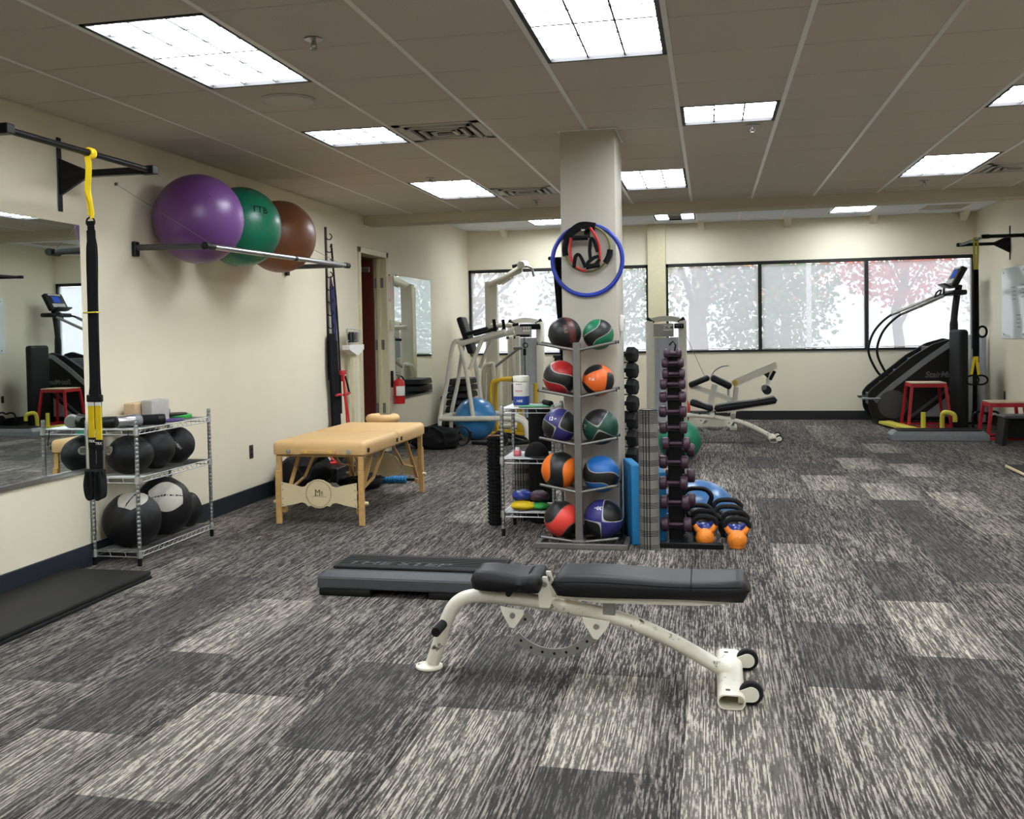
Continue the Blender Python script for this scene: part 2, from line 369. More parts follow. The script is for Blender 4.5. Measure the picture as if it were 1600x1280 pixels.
def prism(b, poly, axis, a0, a1):
    """extrude a 2D outline: axis 'y' -> (x,z) outline, 'x' -> (y,z), 'z' -> (x,y)"""
    def mk(p, a):
        return {'y': (p[0], a, p[1]), 'x': (a, p[0], p[1]), 'z': (p[0], p[1], a)}[axis]
    A = [b.verts.new(mk(p, a0)) for p in poly]; B = [b.verts.new(mk(p, a1)) for p in poly]
    n = len(poly)
    b.faces.new(A); b.faces.new(list(reversed(B)))
    for i in range(n): b.faces.new((A[i], B[i], B[(i + 1) % n], A[(i + 1) % n]))
def ring(b, c, R, r, axis='y', n=40, m=10, a0=0.0, a1=2 * PI, squash=1.0):
    c = Vector(c); pts = []
    full = abs(a1 - a0 - 2 * PI) < 1e-6
    for i in range(n if full else n + 1):
        a = a0 + (a1 - a0) * i / n; p, q = math.cos(a) * R, math.sin(a) * R * squash
        pts.append(c + Vector({'y': (p, 0, q), 'x': (0, p, q), 'z': (p, q, 0)}[axis]))
    tube(b, pts, r, m, closed=full)
def spline(pts, k=6):
    P = [Vector(p) for p in pts]; out = []
    for i in range(len(P) - 1):
        p0 = P[max(i - 1, 0)]; p1 = P[i]; p2 = P[i + 1]; p3 = P[min(i + 2, len(P) - 1)]
        for j in range(k):
            t = j / k
            out.append(0.5 * ((2 * p1) + (p2 - p0) * t + (2 * p0 - 5 * p1 + 4 * p2 - p3) * t * t + (3 * p1 - p0 - 3 * p2 + p3) * t ** 3))
    out.append(P[-1]); return out
def fin(name, b, m, parent=None, smooth=35, kind=None, label=None):
    bmesh.ops.recalc_face_normals(b, faces=b.faces[:])
    me = bpy.data.meshes.new(name); b.to_mesh(me); b.free()
    if smooth:
        me.polygons.foreach_set('use_smooth', [True] * len(me.polygons))
        me.set_sharp_from_angle(angle=math.radians(smooth))
    me.materials.append(M[m] if isinstance(m, str) else m)
    o = bpy.data.objects.new(name, me); COL.objects.link(o)
    if parent is not None: o.parent = parent
    if kind: o['kind'] = kind
    if label: o['label'] = label
    return o
def thing(name, label, cat, loc=(0, 0, 0), rz=0.0, group=None, kind=None):
    o = bpy.data.objects.new(name, None); COL.objects.link(o); o.empty_display_size = 0.1
    o.location = loc; o.rotation_euler = (0, 0, rz)
    if kind: o['kind'] = kind
    if label: o['label'] = label
    if cat: o['category'] = cat
    if group: o['group'] = group
    return o
def tag(o, label, cat, group=None):
    o['label'] = label; o['category'] = cat
    if group: o['group'] = group
    return o
def dup(root, loc, label=None, group=None, rz=None, mats=None, scale=None):
    r = root.copy(); COL.objects.link(r); r.location = loc
    if rz is not None: r.rotation_euler = (0, 0, rz)
    if scale: r.scale = scale
    if label: r['label'] = label
    if group: r['group'] = group
    for ch in list(root.children):
        c = ch.copy(); COL.objects.link(c); c.parent = r
        for g in list(ch.children):
            d = g.copy(); COL.objects.link(d); d.parent = c
    return r
def piece(src, parent, loc):
    c = src.copy(); COL.objects.link(c); c.parent = parent; c.location = loc; return c
def text_bm(s, size, depth=0.0, bold=False, align='CENTER'):
    cu = bpy.data.curves.new('lettering', 'FONT'); cu.body = s; cu.size = size; cu.extrude = depth; cu.align_x = align; cu.align_y = 'CENTER'
    if bold: cu.offset = size * 0.02
    o = bpy.data.objects.new('lettering', cu); COL.objects.link(o)
    dg = bpy.context.evaluated_depsgraph_get(); me = bpy.data.meshes.new_from_object(o.evaluated_get(dg))
    bpy.data.objects.remove(o); bpy.data.curves.remove(cu)
    b = nb(); b.from_mesh(me); bpy.data.meshes.remove(me); return b
def text(s, size, Mx, m, parent, depth=0.0006, bold=False, sx=1.0, sh=0.0):
    b = text_bm(s, size, depth, bold)
    for v in b.verts: v.co = Mx @ Vector((v.co.x * sx + sh * v.co.y, v.co.y, v.co.z))
    return fin('lettering', b, m, parent, smooth=0)
def face(origin, xdir, ydir):
    x = Vector(xdir).normalized(); y = Vector(ydir).normalized(); z = x.cross(y)
    return Matrix(((x.x, y.x, z.x, origin[0]), (x.y, y.y, z.y, origin[1]), (x.z, y.z, z.z, origin[2]), (0, 0, 0, 1)))
FRONT = ((1, 0, 0), (0, 0, 1))       # faces -y
def ball_text(s, size, r, d, roll, m, parent, bold=True):
    """lettering moulded on to a ball of radius r, centred on direction d"""
    d = Vector(d).normalized(); x = Vector((0, 0, 1)).cross(d).normalized(); y = d.cross(x)
    b = text_bm(s, size, 0, bold)
    ca, sa = math.cos(roll), math.sin(roll)
    bmesh.ops.triangulate(b, faces=b.faces[:])
    bmesh.ops.subdivide_edges(b, edges=b.edges[:], cuts=1)
    for v in b.verts:
        p, q = v.co.x * ca - v.co.y * sa, v.co.x * sa + v.co.y * ca
        v.co = (d * r + x * p + y * q).normalized() * (r * 1.004)
    return fin('lettering', b, m, parent, smooth=0)

# ------------------------------------------------------------------ the room
def struct(name, b, m, parent=None, smooth=0):
    o = fin(name, b, m, parent, smooth)
    if parent is None: o['kind'] = 'structure'
    return o
b = nb(); box(b, XL - 0.3, XR + 0.3, YF - 0.2, YB + 0.2, -0.20, -0.006); floor = struct('floor', b, 'carpet')
floor.color = (0.5, 0.5, 0.5, 1)
LIGHT = {(0, 3), (1, 3), (2, 4), (-2, 3), (-3, 2), (4, 5), (2, 3), (3, 6), (-3, 4), (4, 10), (5, 9), (5, 11), (6, 11), (6, 9), (6, 13), (3, 3)}
DARK = {(-3, 3), (-4, 4), (-2, 2), (-1, 3), (0, 4), (3, 4), (4, 4), (4, 6), (5, 4), (5, 6), (3, 8), (5, 8), (5, 7), (6, 12), (4, 11), (3, 11), (-4, 5), (1, 2)}
TW, TL = 0.46, 0.92
tm = {}
rt = random.Random(4)
for k in range(-7, 11):
    off = 0.03 if k % 2 == 0 else 0.49
    for m_ in range(1, 18):
        x0, x1 = -1.02 + TW * k, -1.02 + TW * (k + 1); y0, y1 = off + TL * m_, off + TL * (m_ + 1)
        x0, x1, y1 = max(x0, XL), min(x1, XR), min(y1, YB)
        if x1 - x0 < 0.05 or y1 - y0 < 0.05: continue
        key = (round(x1 - x0, 3), round(y1 - y0, 3))
        if key not in tm:
            b = nb(); box(b, 0.0006, key[0] - 0.0006, 0.0006, key[1] - 0.0006, -0.006, 0.0, 0.0012, 1)
            o = fin('carpet_tile', b, 'carpet', floor, 0); tm[key] = o; o.location = (x0, y0, 0)
        else: o = piece(tm[key], floor, (x0, y0, 0))
        t = 0.5 + rt.gauss(0, 0.08)
        t = max(0.32, min(0.64, t))
        if (k, m_) in LIGHT: t = rt.uniform(0.66, 0.78)
        if (k, m_) in DARK: t = rt.uniform(0.22, 0.31)
        o.color = (t, t, t, 1)
# walls
b = nb(); DY0, DY1, DZ = 10.90, 11.84, 2.33
box(b, XL - 0.15, XL, YF, DY0, -0.1, 3.2); box(b, XL - 0.15, XL, DY1, YB + 0.15, -0.1, 3.2); box(b, XL - 0.15, XL, DY0, DY1, DZ, 3.2)
struct('wall_left', b, 'wall')
b = nb(); box(b, XR, XR + 0.15, YF, YB + 0.15, -0.1, 3.2); struct('wall_right', b, 'wall')
b = nb(); box(b, XL - 0.15, XR + 0.15, YF - 0.15, YF, -0.1, 3.2); struct('wall_front', b, 'wall')
WZ0, WZ1 = 1.035, 2.405
b = nb()
box(b, XL, XR, YB, YB + 0.15, -0.1, WZ0); box(b, XL, XR, YB, YB + 0.15, WZ1, 3.2); box(b, -0.92, -0.66, YB, YB + 0.15, WZ0, WZ1)
struct('wall_back', b, 'backwall')
b = nb(); box(b, -0.925, -0.655, YB - 0.10, YB - 0.002, 0, ZC2); struct('pier', b, 'cream')
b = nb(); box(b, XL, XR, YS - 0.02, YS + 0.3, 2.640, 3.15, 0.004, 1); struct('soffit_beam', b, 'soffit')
b = nb(); box(b, -0.966, -0.600, 6.89, 7.40, 0, ZC + 0.05, 0.006, 2); colm = struct('column', b, 'column', smooth=35)
b = nb(); box(b, -0.978, -0.588, 6.878, 7.412, ZC - 0.006, ZC - 0.001); fin('ceiling_trim', b, 'tee', colm, 0)
b = nb(); box(b, -0.972, -0.594, 6.884, 7.406, 0.0, 0.10); fin('base_trim', b, 'baseb2', colm, 0)
# hall behind the open door
b = nb()
box(b, XL - 2.6, XL - 2.45, 9.6, 14.2, 0, 2.8); box(b, XL - 2.6, XL - 0.16, 9.5, 9.6, 0, 2.8); box(b, XL - 2.6, XL - 0.16, 14.2, 14.3, 0, 2.8)
box(b, XL - 2.6, XL - 0.16, 9.5, 14.3, 2.5, 2.6); box(b, XL - 2.6, XL - 0.155, 9.5, 14.3, -0.1, -0.002)
struct('wall_hall', b, 'wall')
def bb(name, x0, x1, y0, y1, m):
    b = nb(); box(b, x0, x1, y0, y1, 0.0, 0.135, 0.004, 1); struct(name, b, m)
bb('baseboard_left', XL, XL + 0.012, YF, DY0 - 0.06, 'baseb'); bb('baseboard_leftrear', XL, XL + 0.012, DY1 + 0.06, YB, 'baseb')
bb('baseboard_back', XL, XR, YB - 0.012, YB, 'baseb2'); bb('baseboard_right', XR - 0.012, XR, YF, YB, 'baseb2')
# door
d = thing('door_1', None, None, (XL, 0, 0), kind='structure')
b = nb()
box(b, -0.15, 0.02, DY0 - 0.055, DY0 + 0.015, 0, DZ + 0.05, 0.004, 1); box(b, -0.15, 0.02, DY1 - 0.015, DY1 + 0.055, 0, DZ + 0.05, 0.004, 1)
box(b, -0.15, 0.02, DY0 - 0.055, DY1 + 0.055, DZ - 0.015, DZ + 0.05, 0.004, 1)
box(b, -0.10, -0.06, DY1 - 0.04, DY1 - 0.015, 0, DZ - 0.02); fin('door_frame', b, 'cream', d, 35)
b = nb(); box(b, -1.04, -0.135, DY1 - 0.065, DY1 - 0.022, 0.012, DZ - 0.03, 0.002, 1); lf = fin('door_leaf', b, 'mahog', d)
for z in (2.02, 1.28, 0.98 - 0.46):
    b = nb(); box(b, -0.128, -0.02, DY1 - 0.021, DY1 - 0.016, z - 0.06, z + 0.06, 0.004, 1); cyl(b, (-0.130, DY1 - 0.03, z - 0.06), (-0.130, DY1 - 0.03, z + 0.06), 0.008, n=10); fin('hinge', b, 'brushed', d)
b = nb(); box(b, -0.30, -0.17, DY1 - 0.10, DY1 - 0.066, DZ - 0.18, DZ - 0.12, 0.004, 1); fin('door_closer', b, 'silver', d)
# ceiling: suspended grid
T = 0.6096; GX, GY = -0.175, 5.157
skip = {}
LAMPS = [(-4, -2, 2), (-1, -2, 2), (3, -2, 2), (-4, 2, 1), (0, 2, 1), (3, 2, 1), (-4, 6, 2), (-1, 6, 2), (3, 6, 2), (-4, -6, 1), (0, -6, 1), (3, -6, 1), (-4, -10, 2), (-1, -10, 2), (3, -10, 2)]
VENTS = [(-3, 2), (-3, 7), (4, 7)]
taken = set()
for i, j, n in LAMPS:
    for q in range(n): taken.add((i, j + q))
for v in VENTS: taken.add(v)
b = nb(); box(b, XL - 0.1, XR + 0.1, YF, YS + 0.25, ZC + 0.16, ZC + 0.22); ceil = struct('ceiling', b, 'plenum')
I0, I1 = -6, 6; J0, J1 = -14, 9
tl = {}
for i in range(I0 - 1, I1 + 1):
    for j in range(J0, J1 + 1):
        if (i, j) in taken: continue
        x0, x1 = max(GX + i * T, XL), min(GX + (i + 1) * T, XR); y0, y1 = max(GY + j * T, YF), min(GY + (j + 1) * T, YS - 0.02)
        if x1 - x0 < 0.06 or y1 - y0 < 0.06: continue
        key = (round(x1 - x0, 3), round(y1 - y0, 3))
        if key not in tl:
            b = nb(); box(b, 0.012, key[0] - 0.012, 0.005, key[1] - 0.005, 0.0, 0.016, 0.002, 1)
            tl[key] = fin('ceiling_tile', b, 'tile', ceil, 0); tl[key].location = (x0, y0, ZC)
        else: piece(tl[key], ceil, (x0, y0, ZC))
for i in range(I0, I1 + 1):
    x = GX + i * T
    b = nb(); box(b, x - 0.0125, x + 0.0125, YF, YS - 0.02, ZC - 0.002, ZC + 0.02); fin('main_tee', b, 'tee', ceil, 0)
for j in range(J0, J1 + 1):
    y = GY + j * T
    if y < YF or y > YS - 0.05: continue
    b = nb(); box(b, XL, XR, y - 0.010, y + 0.010, ZC + 0.010, ZC + 0.03); fin('cross_tee', b, 'tee', ceil, 0)
# higher bright ceiling along the windows
b = nb(); box(b, XL - 0.1, XR + 0.1, YS + 0.30, YB + 0.1, ZC2 + 0.12, ZC2 + 0.18); ceil2 = struct('ceiling_window_bay', b, 'plenum')
BX, BY = -0.785, 15.72
LAMPS2 = [(-3, -2), (0, -2), (4, -2)]
VENT2 = [(-2, -1), (6, -1)]
tk2 = set()
for i, j in LAMPS2: tk2 |= {(i, j), (i, j + 1)}
tk2 |= set(VENT2)
tl = {}
for i in range(-6, 9):
    for j in range(-8, 1):
        if (i, j) in tk2: continue
        x0, x1 = max(BX + i * T, XL), min(BX + (i + 1) * T, XR); y0, y1 = max(BY + j * T, YS + 0.3), min(BY + (j + 1) * T, YB)
        if x1 - x0 < 0.05 or y1 - y0 < 0.05: continue
        key = (round(x1 - x0, 3), round(y1 - y0, 3))
        if key not in tl:
            b = nb(); box(b, 0.012, key[0] - 0.012, 0.005, key[1] - 0.005, 0.0, 0.016)
            tl[key] = fin('ceiling_tile', b, 'tile2', ceil2, 0); tl[key].location = (x0, y0, ZC2)
        else: piece(tl[key], ceil2, (x0, y0, ZC2))
for i in range(-4, 8):
    x = BX + i * T; b = nb(); box(b, x - 0.0125, x + 0.0125, YS + 0.3, YB, ZC2 - 0.002, ZC2 + 0.02); fin('main_tee', b, 'tee', ceil2, 0)
for j in range(-7, 1):
    y = BY + j * T; b = nb(); box(b, XL, XR, y - 0.010, y + 0.010, ZC2 + 0.008, ZC2 + 0.03); fin('cross_tee', b, 'tee', ceil2, 0)
# ceiling lamps
def lamp(x, y, z, n, label, lens='lens', split=False):
    t = thing('ceiling_light', label, 'light', (x, y, z), group='recessed ceiling lights')
    L_ = n * T
    b = nb()
    box(b, 0.014, 0.034, 0.012, L_ - 0.012, 0.0, 0.10); box(b, T - 0.034, T - 0.014, 0.012, L_ - 0.012, 0.0, 0.10)
    box(b, 0.014, T - 0.014, 0.012, 0.030, 0.0, 0.10); box(b, 0.014, T - 0.014, L_ - 0.030, L_ - 0.012, 0.0, 0.10)
    box(b, 0.014, T - 0.014, 0.012, L_ - 0.012, 0.09, 0.10)
    fin('frame', b, 'lampframe', t, 0)
    for x0, x1, m_ in (((0.035, 0.21, lens), (0.21, T - 0.21, 'midgrey'), (T - 0.21, T - 0.035, lens)) if split else ((0.035, T - 0.035, lens),)):
        b = nb(); box(b, x0, x1 - 0.0005, 0.031, L_ - 0.031, 0.020, 0.024); fin('lens' if m_ == lens else 'centre_panel', b, m_, t, 0)
    b = nb(); wq = T - 0.07; lq = L_ - 0.062
    for k in (1, 2): xx = 0.035 + wq * k / 3; box(b, xx - 0.0045, xx + 0.0045, 0.031, L_ - 0.031, 0.010, 0.0195)
    for k in range(1, 3 * n): yy = 0.031 + lq * k / (3 * n); box(b, 0.035, T - 0.035, yy - 0.0045, yy + 0.0045, 0.010, 0.0195)
    fin('lens_divider', b, 'lensbar', t, 0)
LAB = ['long lit ceiling panel above the wall mirror at upper left', 'large lit ceiling panel at the top nearest the camera', 'long lit ceiling panel off the right of the picture',
       'square lit ceiling panel beside the square vent over the exercise balls', 'square lit ceiling panel just right of the column with a sprinkler behind it', 'square lit ceiling panel cut by the right picture edge',
       'long lit ceiling panel with a dim left third before the soffit', 'long lit ceiling panel partly hidden behind the column', 'long lit ceiling panel near the soffit at the right beside a vent'] + \
      ['%s lit ceiling panel behind the camera %s' % (a, c) for a in ('square', 'long') for c in ('near the mirror wall', 'in the middle of the room', 'near the right wall')]
for (i, j, n), l in zip(LAMPS, LAB): lamp(GX + i * T, GY + j * T, ZC, n, l)
for (i, j), l in zip(LAMPS2, ['lit panel of the window bay ceiling left of the column', 'lit panel of the window bay ceiling above the white pier', 'lit panel of the window bay ceiling at the right']):
    lamp(BX + i * T, BY + j * T, ZC2, 2, l, 'lens2', i == 0)
def vent(x, y, z, label):
    t = thing('ceiling_vent', label, 'vent', (x, y, z), group='square ceiling vents')
    b = nb(); box(b, 0.014, T - 0.014, 0.008, T - 0.008, 0.05, 0.06); fin('backing', b, 'ventdark', t, 0)
    c = T / 2
    for k, h in enumerate((0.285, 0.215, 0.150, 0.085)):
        b = nb(); wv = 0.055 if k == 0 else 0.024; z0 = 0.0 if k == 0 else -0.012
        for s in (-1, 1):
            box(b, c + s * h - (wv if s > 0 else 0), c + s * h + (0 if s > 0 else wv), c - h, c + h, z0, z0 + 0.018)
            box(b, c - h, c + h, c + s * h - (wv if s > 0 else 0), c + s * h + (0 if s > 0 else wv), z0, z0 + 0.018)
        fin('louver_ring', b, 'vent', t, 0)
for (i, j), l in zip(VENTS, ['square grey ceiling vent beside the small lit panel', 'square ceiling vent left of the column near the soffit', 'square ceiling vent at the far right by the soffit']):
    vent(GX + i * T, GY + j * T, ZC, l)
for k, (i, j) in enumerate(VENT2):
    b = nb(); box(b, 0.014, T - 0.014, 0.008, T - 0.008, 0.0, 0.012)
    for q in range(14): box(b, 0.04, T - 0.04, 0.04 + q * 0.04, 0.055 + q * 0.04, -0.004, 0.0)
    o = fin('return_grille', b, 'vent', None, 0); o.location = (BX + i * T, BY + j * T, ZC2)
    tag(o, ['grey return grille in the window bay ceiling left of the column', 'grey return grille in the window bay ceiling at far right'][k], 'vent')
def sprinkler(x, y, label):
    t = thing('sprinkler_head', label, 'sprinkler', (x, y, ZC), group='ceiling sprinkler heads')
    b = nb(); lathe(b, [(0.0, 0.0), (0.04, -0.001), (0.042, -0.006), (0.02, -0.012), (0.0, -0.012)], n=20); fin('escutcheon', b, 'chrome', t)
    b = nb(); cyl(b, (0, 0, -0.012), (0, 0, -0.03), 0.010, n=10)
    for s in (-1, 1): tube(b, [(s * 0.008, 0, -0.02), (s * 0.014, 0, -0.035), (s * 0.004, 0, -0.05)], 0.003, 6)
    cyl(b, (0, 0, -0.048), (0, 0, -0.052), 0.018, n=14); fin('deflector', b, 'gunmetal', t)
for x, y, l in [(-1.72, 4.405, 'sprinkler head in the tile right of the first lit panel'), (-2.326, 8.595, 'sprinkler head above the dim-edged long panel'), (0.288, 7.079, 'sprinkler head behind the square panel right of the column'),
                (1.953, 10.312, 'sprinkler head before the soffit at right'), (-1.707, 10.424, 'sprinkler head below the far vent left of the column')]: sprinkler(x, y, l)
t = thing('ceiling_speaker', 'round off-white ceiling speaker behind the long lit panel', 'speaker', (-2.302, 5.482, ZC))
b = nb(); lathe(b, [(0.0, 0.0), (0.15, 0.0), (0.153, -0.006), (0.142, -0.014), (0.13, -0.010), (0.0, -0.010)], n=40); fin('rim', b, 'vent', t)
b = nb(); lathe(b, [(0.0, -0.013), (0.128, -0.0115), (0.128, -0.009), (0.0, -0.009)], n=40); fin('grille', b, 'vent', t)
# stub beams along the top of the window wall
for x in (-3.17, -0.12, 1.15, 2.36, 3.60):
    b = nb(); prism(b, [(YB - 0.002, ZC2), (YB - 0.28, ZC2), (YB - 0.06, 2.915), (YB - 0.002, 2.90)], 'x', x - 0.045, x + 0.045); struct('trim_stub_beam', b, 'backwall')
# windows
def window(n, x0, x1, mull):
    t = thing('window_%d' % n, None, None, (0, YB, 0), kind='structure')
    b = nb(); f = 0.05
    box(b, x0, x1, -0.015, 0.08, WZ1 - f, WZ1); box(b, x0, x1, -0.015, 0.08, WZ0, WZ0 + 0.035); box(b, x0, x0 + 0.035, -0.015, 0.08, WZ0, WZ1); box(b, x1 - 0.035, x1, -0.015, 0.08, WZ0, WZ1)
    fin('window_frame', b, 'baseb2', t, 0)
    xs = [x0 + 0.0175] + mull + [x1 - 0.0175]
    for m_ in mull:
        b = nb(); box(b, m_ - 0.026, m_ + 0.026, -0.015, 0.08, WZ0 + 0.035, WZ1 - f); fin('mullion', b, 'baseb2', t, 0)
    for a, c in zip(xs, xs[1:]):
        b = nb(); box(b, a + 0.026, c - 0.026, 0.05, 0.056, WZ0 + 0.036, WZ1 - f - 0.001); fin('window_pane', b, 'glass', t, 0)
        b = nb(); r = bmesh.ops.create_grid(b, x_segments=1, y_segments=1, size=0.5)
        for v in b.verts: v.co = Vector(((a + c) / 2 + v.co.x * (c - a - 0.060), 0.012, (WZ0 + WZ1) / 2 - 0.01 + v.co.y * (WZ1 - WZ0 - 0.10)))
        fin('window_shade', b, 'shade', t, 0)
        b = nb(); cyl(b, (a + 0.03, 0.012, WZ0 + 0.05), (c - 0.03, 0.012, WZ0 + 0.05), 0.008, n=8); fin('shade_hem_bar', b, 'tag', t)
window(1, XL + 0.005, -0.925, [-2.30])
window(2, -0.655, XR - 0.03, [0.745, 2.272])

# ------------------------------------------------------------------ outside the windows
b = nb(); box(b, -60, 60, YB + 0.3, 90, -0.75, -0.55); struct('ground', b, 'lawn')
def tree(x, y, h, r, seed, label, leaf=None, lr=2.0, lz=0.75, nl=260, group='trees outside the windows'):
    rr = random.Random(seed)
    t = thing('tree', label, 'tree', (x, y, -0.56), group=group)
    b = nb()
    pts = [(rr.uniform(-.1, .1) * k, rr.uniform(-.1, .1) * k, h * 0.45 * k / 4) for k in range(5)]
    tube(b, pts, [r * (1.15 - 0.12 * k) for k in range(5)], 9)
    top = Vector(pts[-1])
    for k in range(11):
        z0 = h * rr.uniform(0.16, 0.45); a = rr.uniform(0, 2 * PI); ln = h * rr.uniform(0.22, 0.48)
        p0 = Vector((0, 0, z0)); d = Vector((math.cos(a), math.sin(a), rr.uniform(0.45, 1.2))).normalized()
        p1 = p0 + d * ln * 0.5 + Vector((0, 0, 0.05 * ln)); p2 = p0 + d * ln + Vector((rr.uniform(-.3, .3), rr.uniform(-.3, .3), rr.uniform(-.1, .3)))
        br = r * rr.uniform(0.25, 0.5)
        tube(b, [p0, p1, p2], [br, br * 0.6, br * 0.2], 6)
        for q in range(4):
            s0 = p0.lerp(p2, rr.uniform(0.35, 0.95)); e = s0 + Vector((rr.uniform(-1, 1), rr.uniform(-1, 1), rr.uniform(-0.2, 1))) * ln * 0.35
            tube(b, [s0, s0.lerp(e, .5) + Vector((0, 0, .05)), e], [br * .3, br * .2, br * .07], 5)
    fin('trunk', b, 'bark', t)
    if leaf:
        b = nb()
        for k in range(nl):
            a = rr.uniform(0, 2 * PI); q = rr.random() ** 0.5; zz = rr.uniform(-1, 1); rad = lr * math.sqrt(max(0.02, 1 - zz * zz)) * q
            c = Vector((math.cos(a) * rad, math.sin(a) * rad, h * lz + zz * h * 0.24))
            for m_ in range(6):
                p = c + Vector((rr.gauss(0, .28), rr.gauss(0, .28), rr.gauss(0, .22))); s = rr.uniform(0.06, 0.15)
                u = Vector((rr.uniform(-1, 1), rr.uniform(-1, 1), rr.uniform(-1, 1))).normalized() * s; v = u.cross(Vector((rr.uniform(-1, 1), rr.uniform(-1, 1), rr.uniform(-1, 1)))).normalized() * s * 0.6
                b.faces.new([b.verts.new(p + u), b.verts.new(p + v), b.verts.new(p - u), b.verts.new(p - v)])
        fin('foliage', b, leaf, t, 0, kind='stuff')
TR = [(-0.4, 34, 11, 0.30, 1, 'thick grey bare tree outside, left of the first mullion', 'leafp', 2.4, .5, 160),
 (1.9, 36, 9.0, 0.14, 2, 'green leaved tree outside the middle pane', 'leafg', 2.3, .34, 620),
 (3.2, 47, 12, 0.2, 3, 'orange leaved tree outside at the left of the middle pane', 'leafo', 3.0, .46, 620),
 (7.4, 44, 11, 0.2, 4, 'red leaved tree outside the right of the middle pane', 'leafr', 2.6, .50, 560),
 (9.4, 36, 11, 0.16, 5, 'bare branching tree outside behind the stair climber', 'leafp', 2.6, .5, 200),
 (12.5, 50, 13, 0.2, 6, 'slender bare tree outside the right-hand pane', 'leafp', 3.2, .4, 400),
 (-4.2, 46, 11, 0.2, 7, 'pale green tree outside between column and pier', 'leafg', 3.2, .36, 560),
 (-9.0, 38, 11, 0.16, 8, 'pale bare tree outside the left window', 'leafp', 2.6, .45, 300),
 (-15, 52, 13, 0.2, 9, 'distant bare tree outside behind the cable tower', 'leafp', 3.4, .4, 400)]
for q in TR: tree(*q)
b = nb(); cyl(b, (2.55, 28.5, -0.551), (2.55, 28.5, 8), 0.07, 0.06, 12); tag(fin('utility_pole', b, 'tag'), 'pale straight pole outside the middle window pane', 'pole')

# ------------------------------------------------------------------ left wall: mirror, bars, exercise balls
t = thing('wall_mirror', 'large frameless wall mirror cut by the left picture edge', 'mirror', (XL, 0, 0))
b = nb(); box(b, 0.002, 0.008, 2.6, 5.68, 0.60, 2.112, 0.001, 1); fin('mirror_glass', b, 'mirror', t, 0)
b = nb(); box(b, 0.001, 0.014, 2.6, 5.68, 0.585, 0.600); box(b, 0.010, 0.014, 2.6, 5.68, 0.600, 0.612); fin('edge_channel', b, 'silver', t, 0)
t = thing('wall_mirror', 'tall narrow wall mirror between the door and the window corner', 'mirror', (XL, 0, 0))
b = nb(); box(b, 0.002, 0.008, 12.15, 13.85, 0.60, 2.135, 0.001, 1); fin('mirror_glass', b, 'mirror', t, 0)
b = nb(); box(b, 0.001, 0.014, 12.15, 13.85, 0.585, 0.600); fin('edge_channel', b, 'silver', t, 0)

def wallbar(loc, sgn, ya, yb_, arms, label):
    """bar held off a wall by two arms; sgn = direction away from the wall"""
    t = thing('pull_up_bar', label, 'pull-up bar', loc)
    R = 0.60 * sgn
    for y in arms:
        b = nb(); box(b, min(0, 0.008 * sgn) + 0.001 * sgn, max(0, 0.008 * sgn) + 0.001 * sgn, y - 0.022, y + 0.022, -0.215, 0.225, 0.004, 1); fin('wall_plate', b, 'blackmetal', t)
        b = nb(); prism(b, [(0.009 * sgn, 0.10), (0.009 * sgn, -0.12), (0.19 * sgn, -0.022), (0.19 * sgn, 0.022)], 'y', y - 0.012, y + 0.012); fin('gusset', b, 'blackmetal', t, 0)
        b = nb(); box(b, min(0.009 * sgn, R + .03 * sgn), max(0.009 * sgn, R + .03 * sgn), y - 0.025, y + 0.025, -0.020, 0.020, 0.003, 1); fin('arm', b, 'blackmetal', t)
        b = nb(); box(b, min(R - .05 * sgn, R + .04 * sgn), max(R - .05 * sgn, R + .04 * sgn), y - 0.03, y + 0.03, -0.024, 0.024, 0.004, 1); fin('end_block', b, 'blackmetal', t)
    b = nb(); cyl(b, (R, ya, 0), (R, yb_, 0), 0.017, n=16); fin('bar', b, 'blackmetal', t)
    return t
wallbar((XL, 0, 2.39), 1, 4.22, 5.50, (4.22, 5.50), 'black wall mounted pull-up bar above the big mirror')
wallbar((XR, 0, 2.425), -1, 13.25, 14.50, (13.25, 14.50), 'black wall mounted pull-up bar above the right-hand glass board')

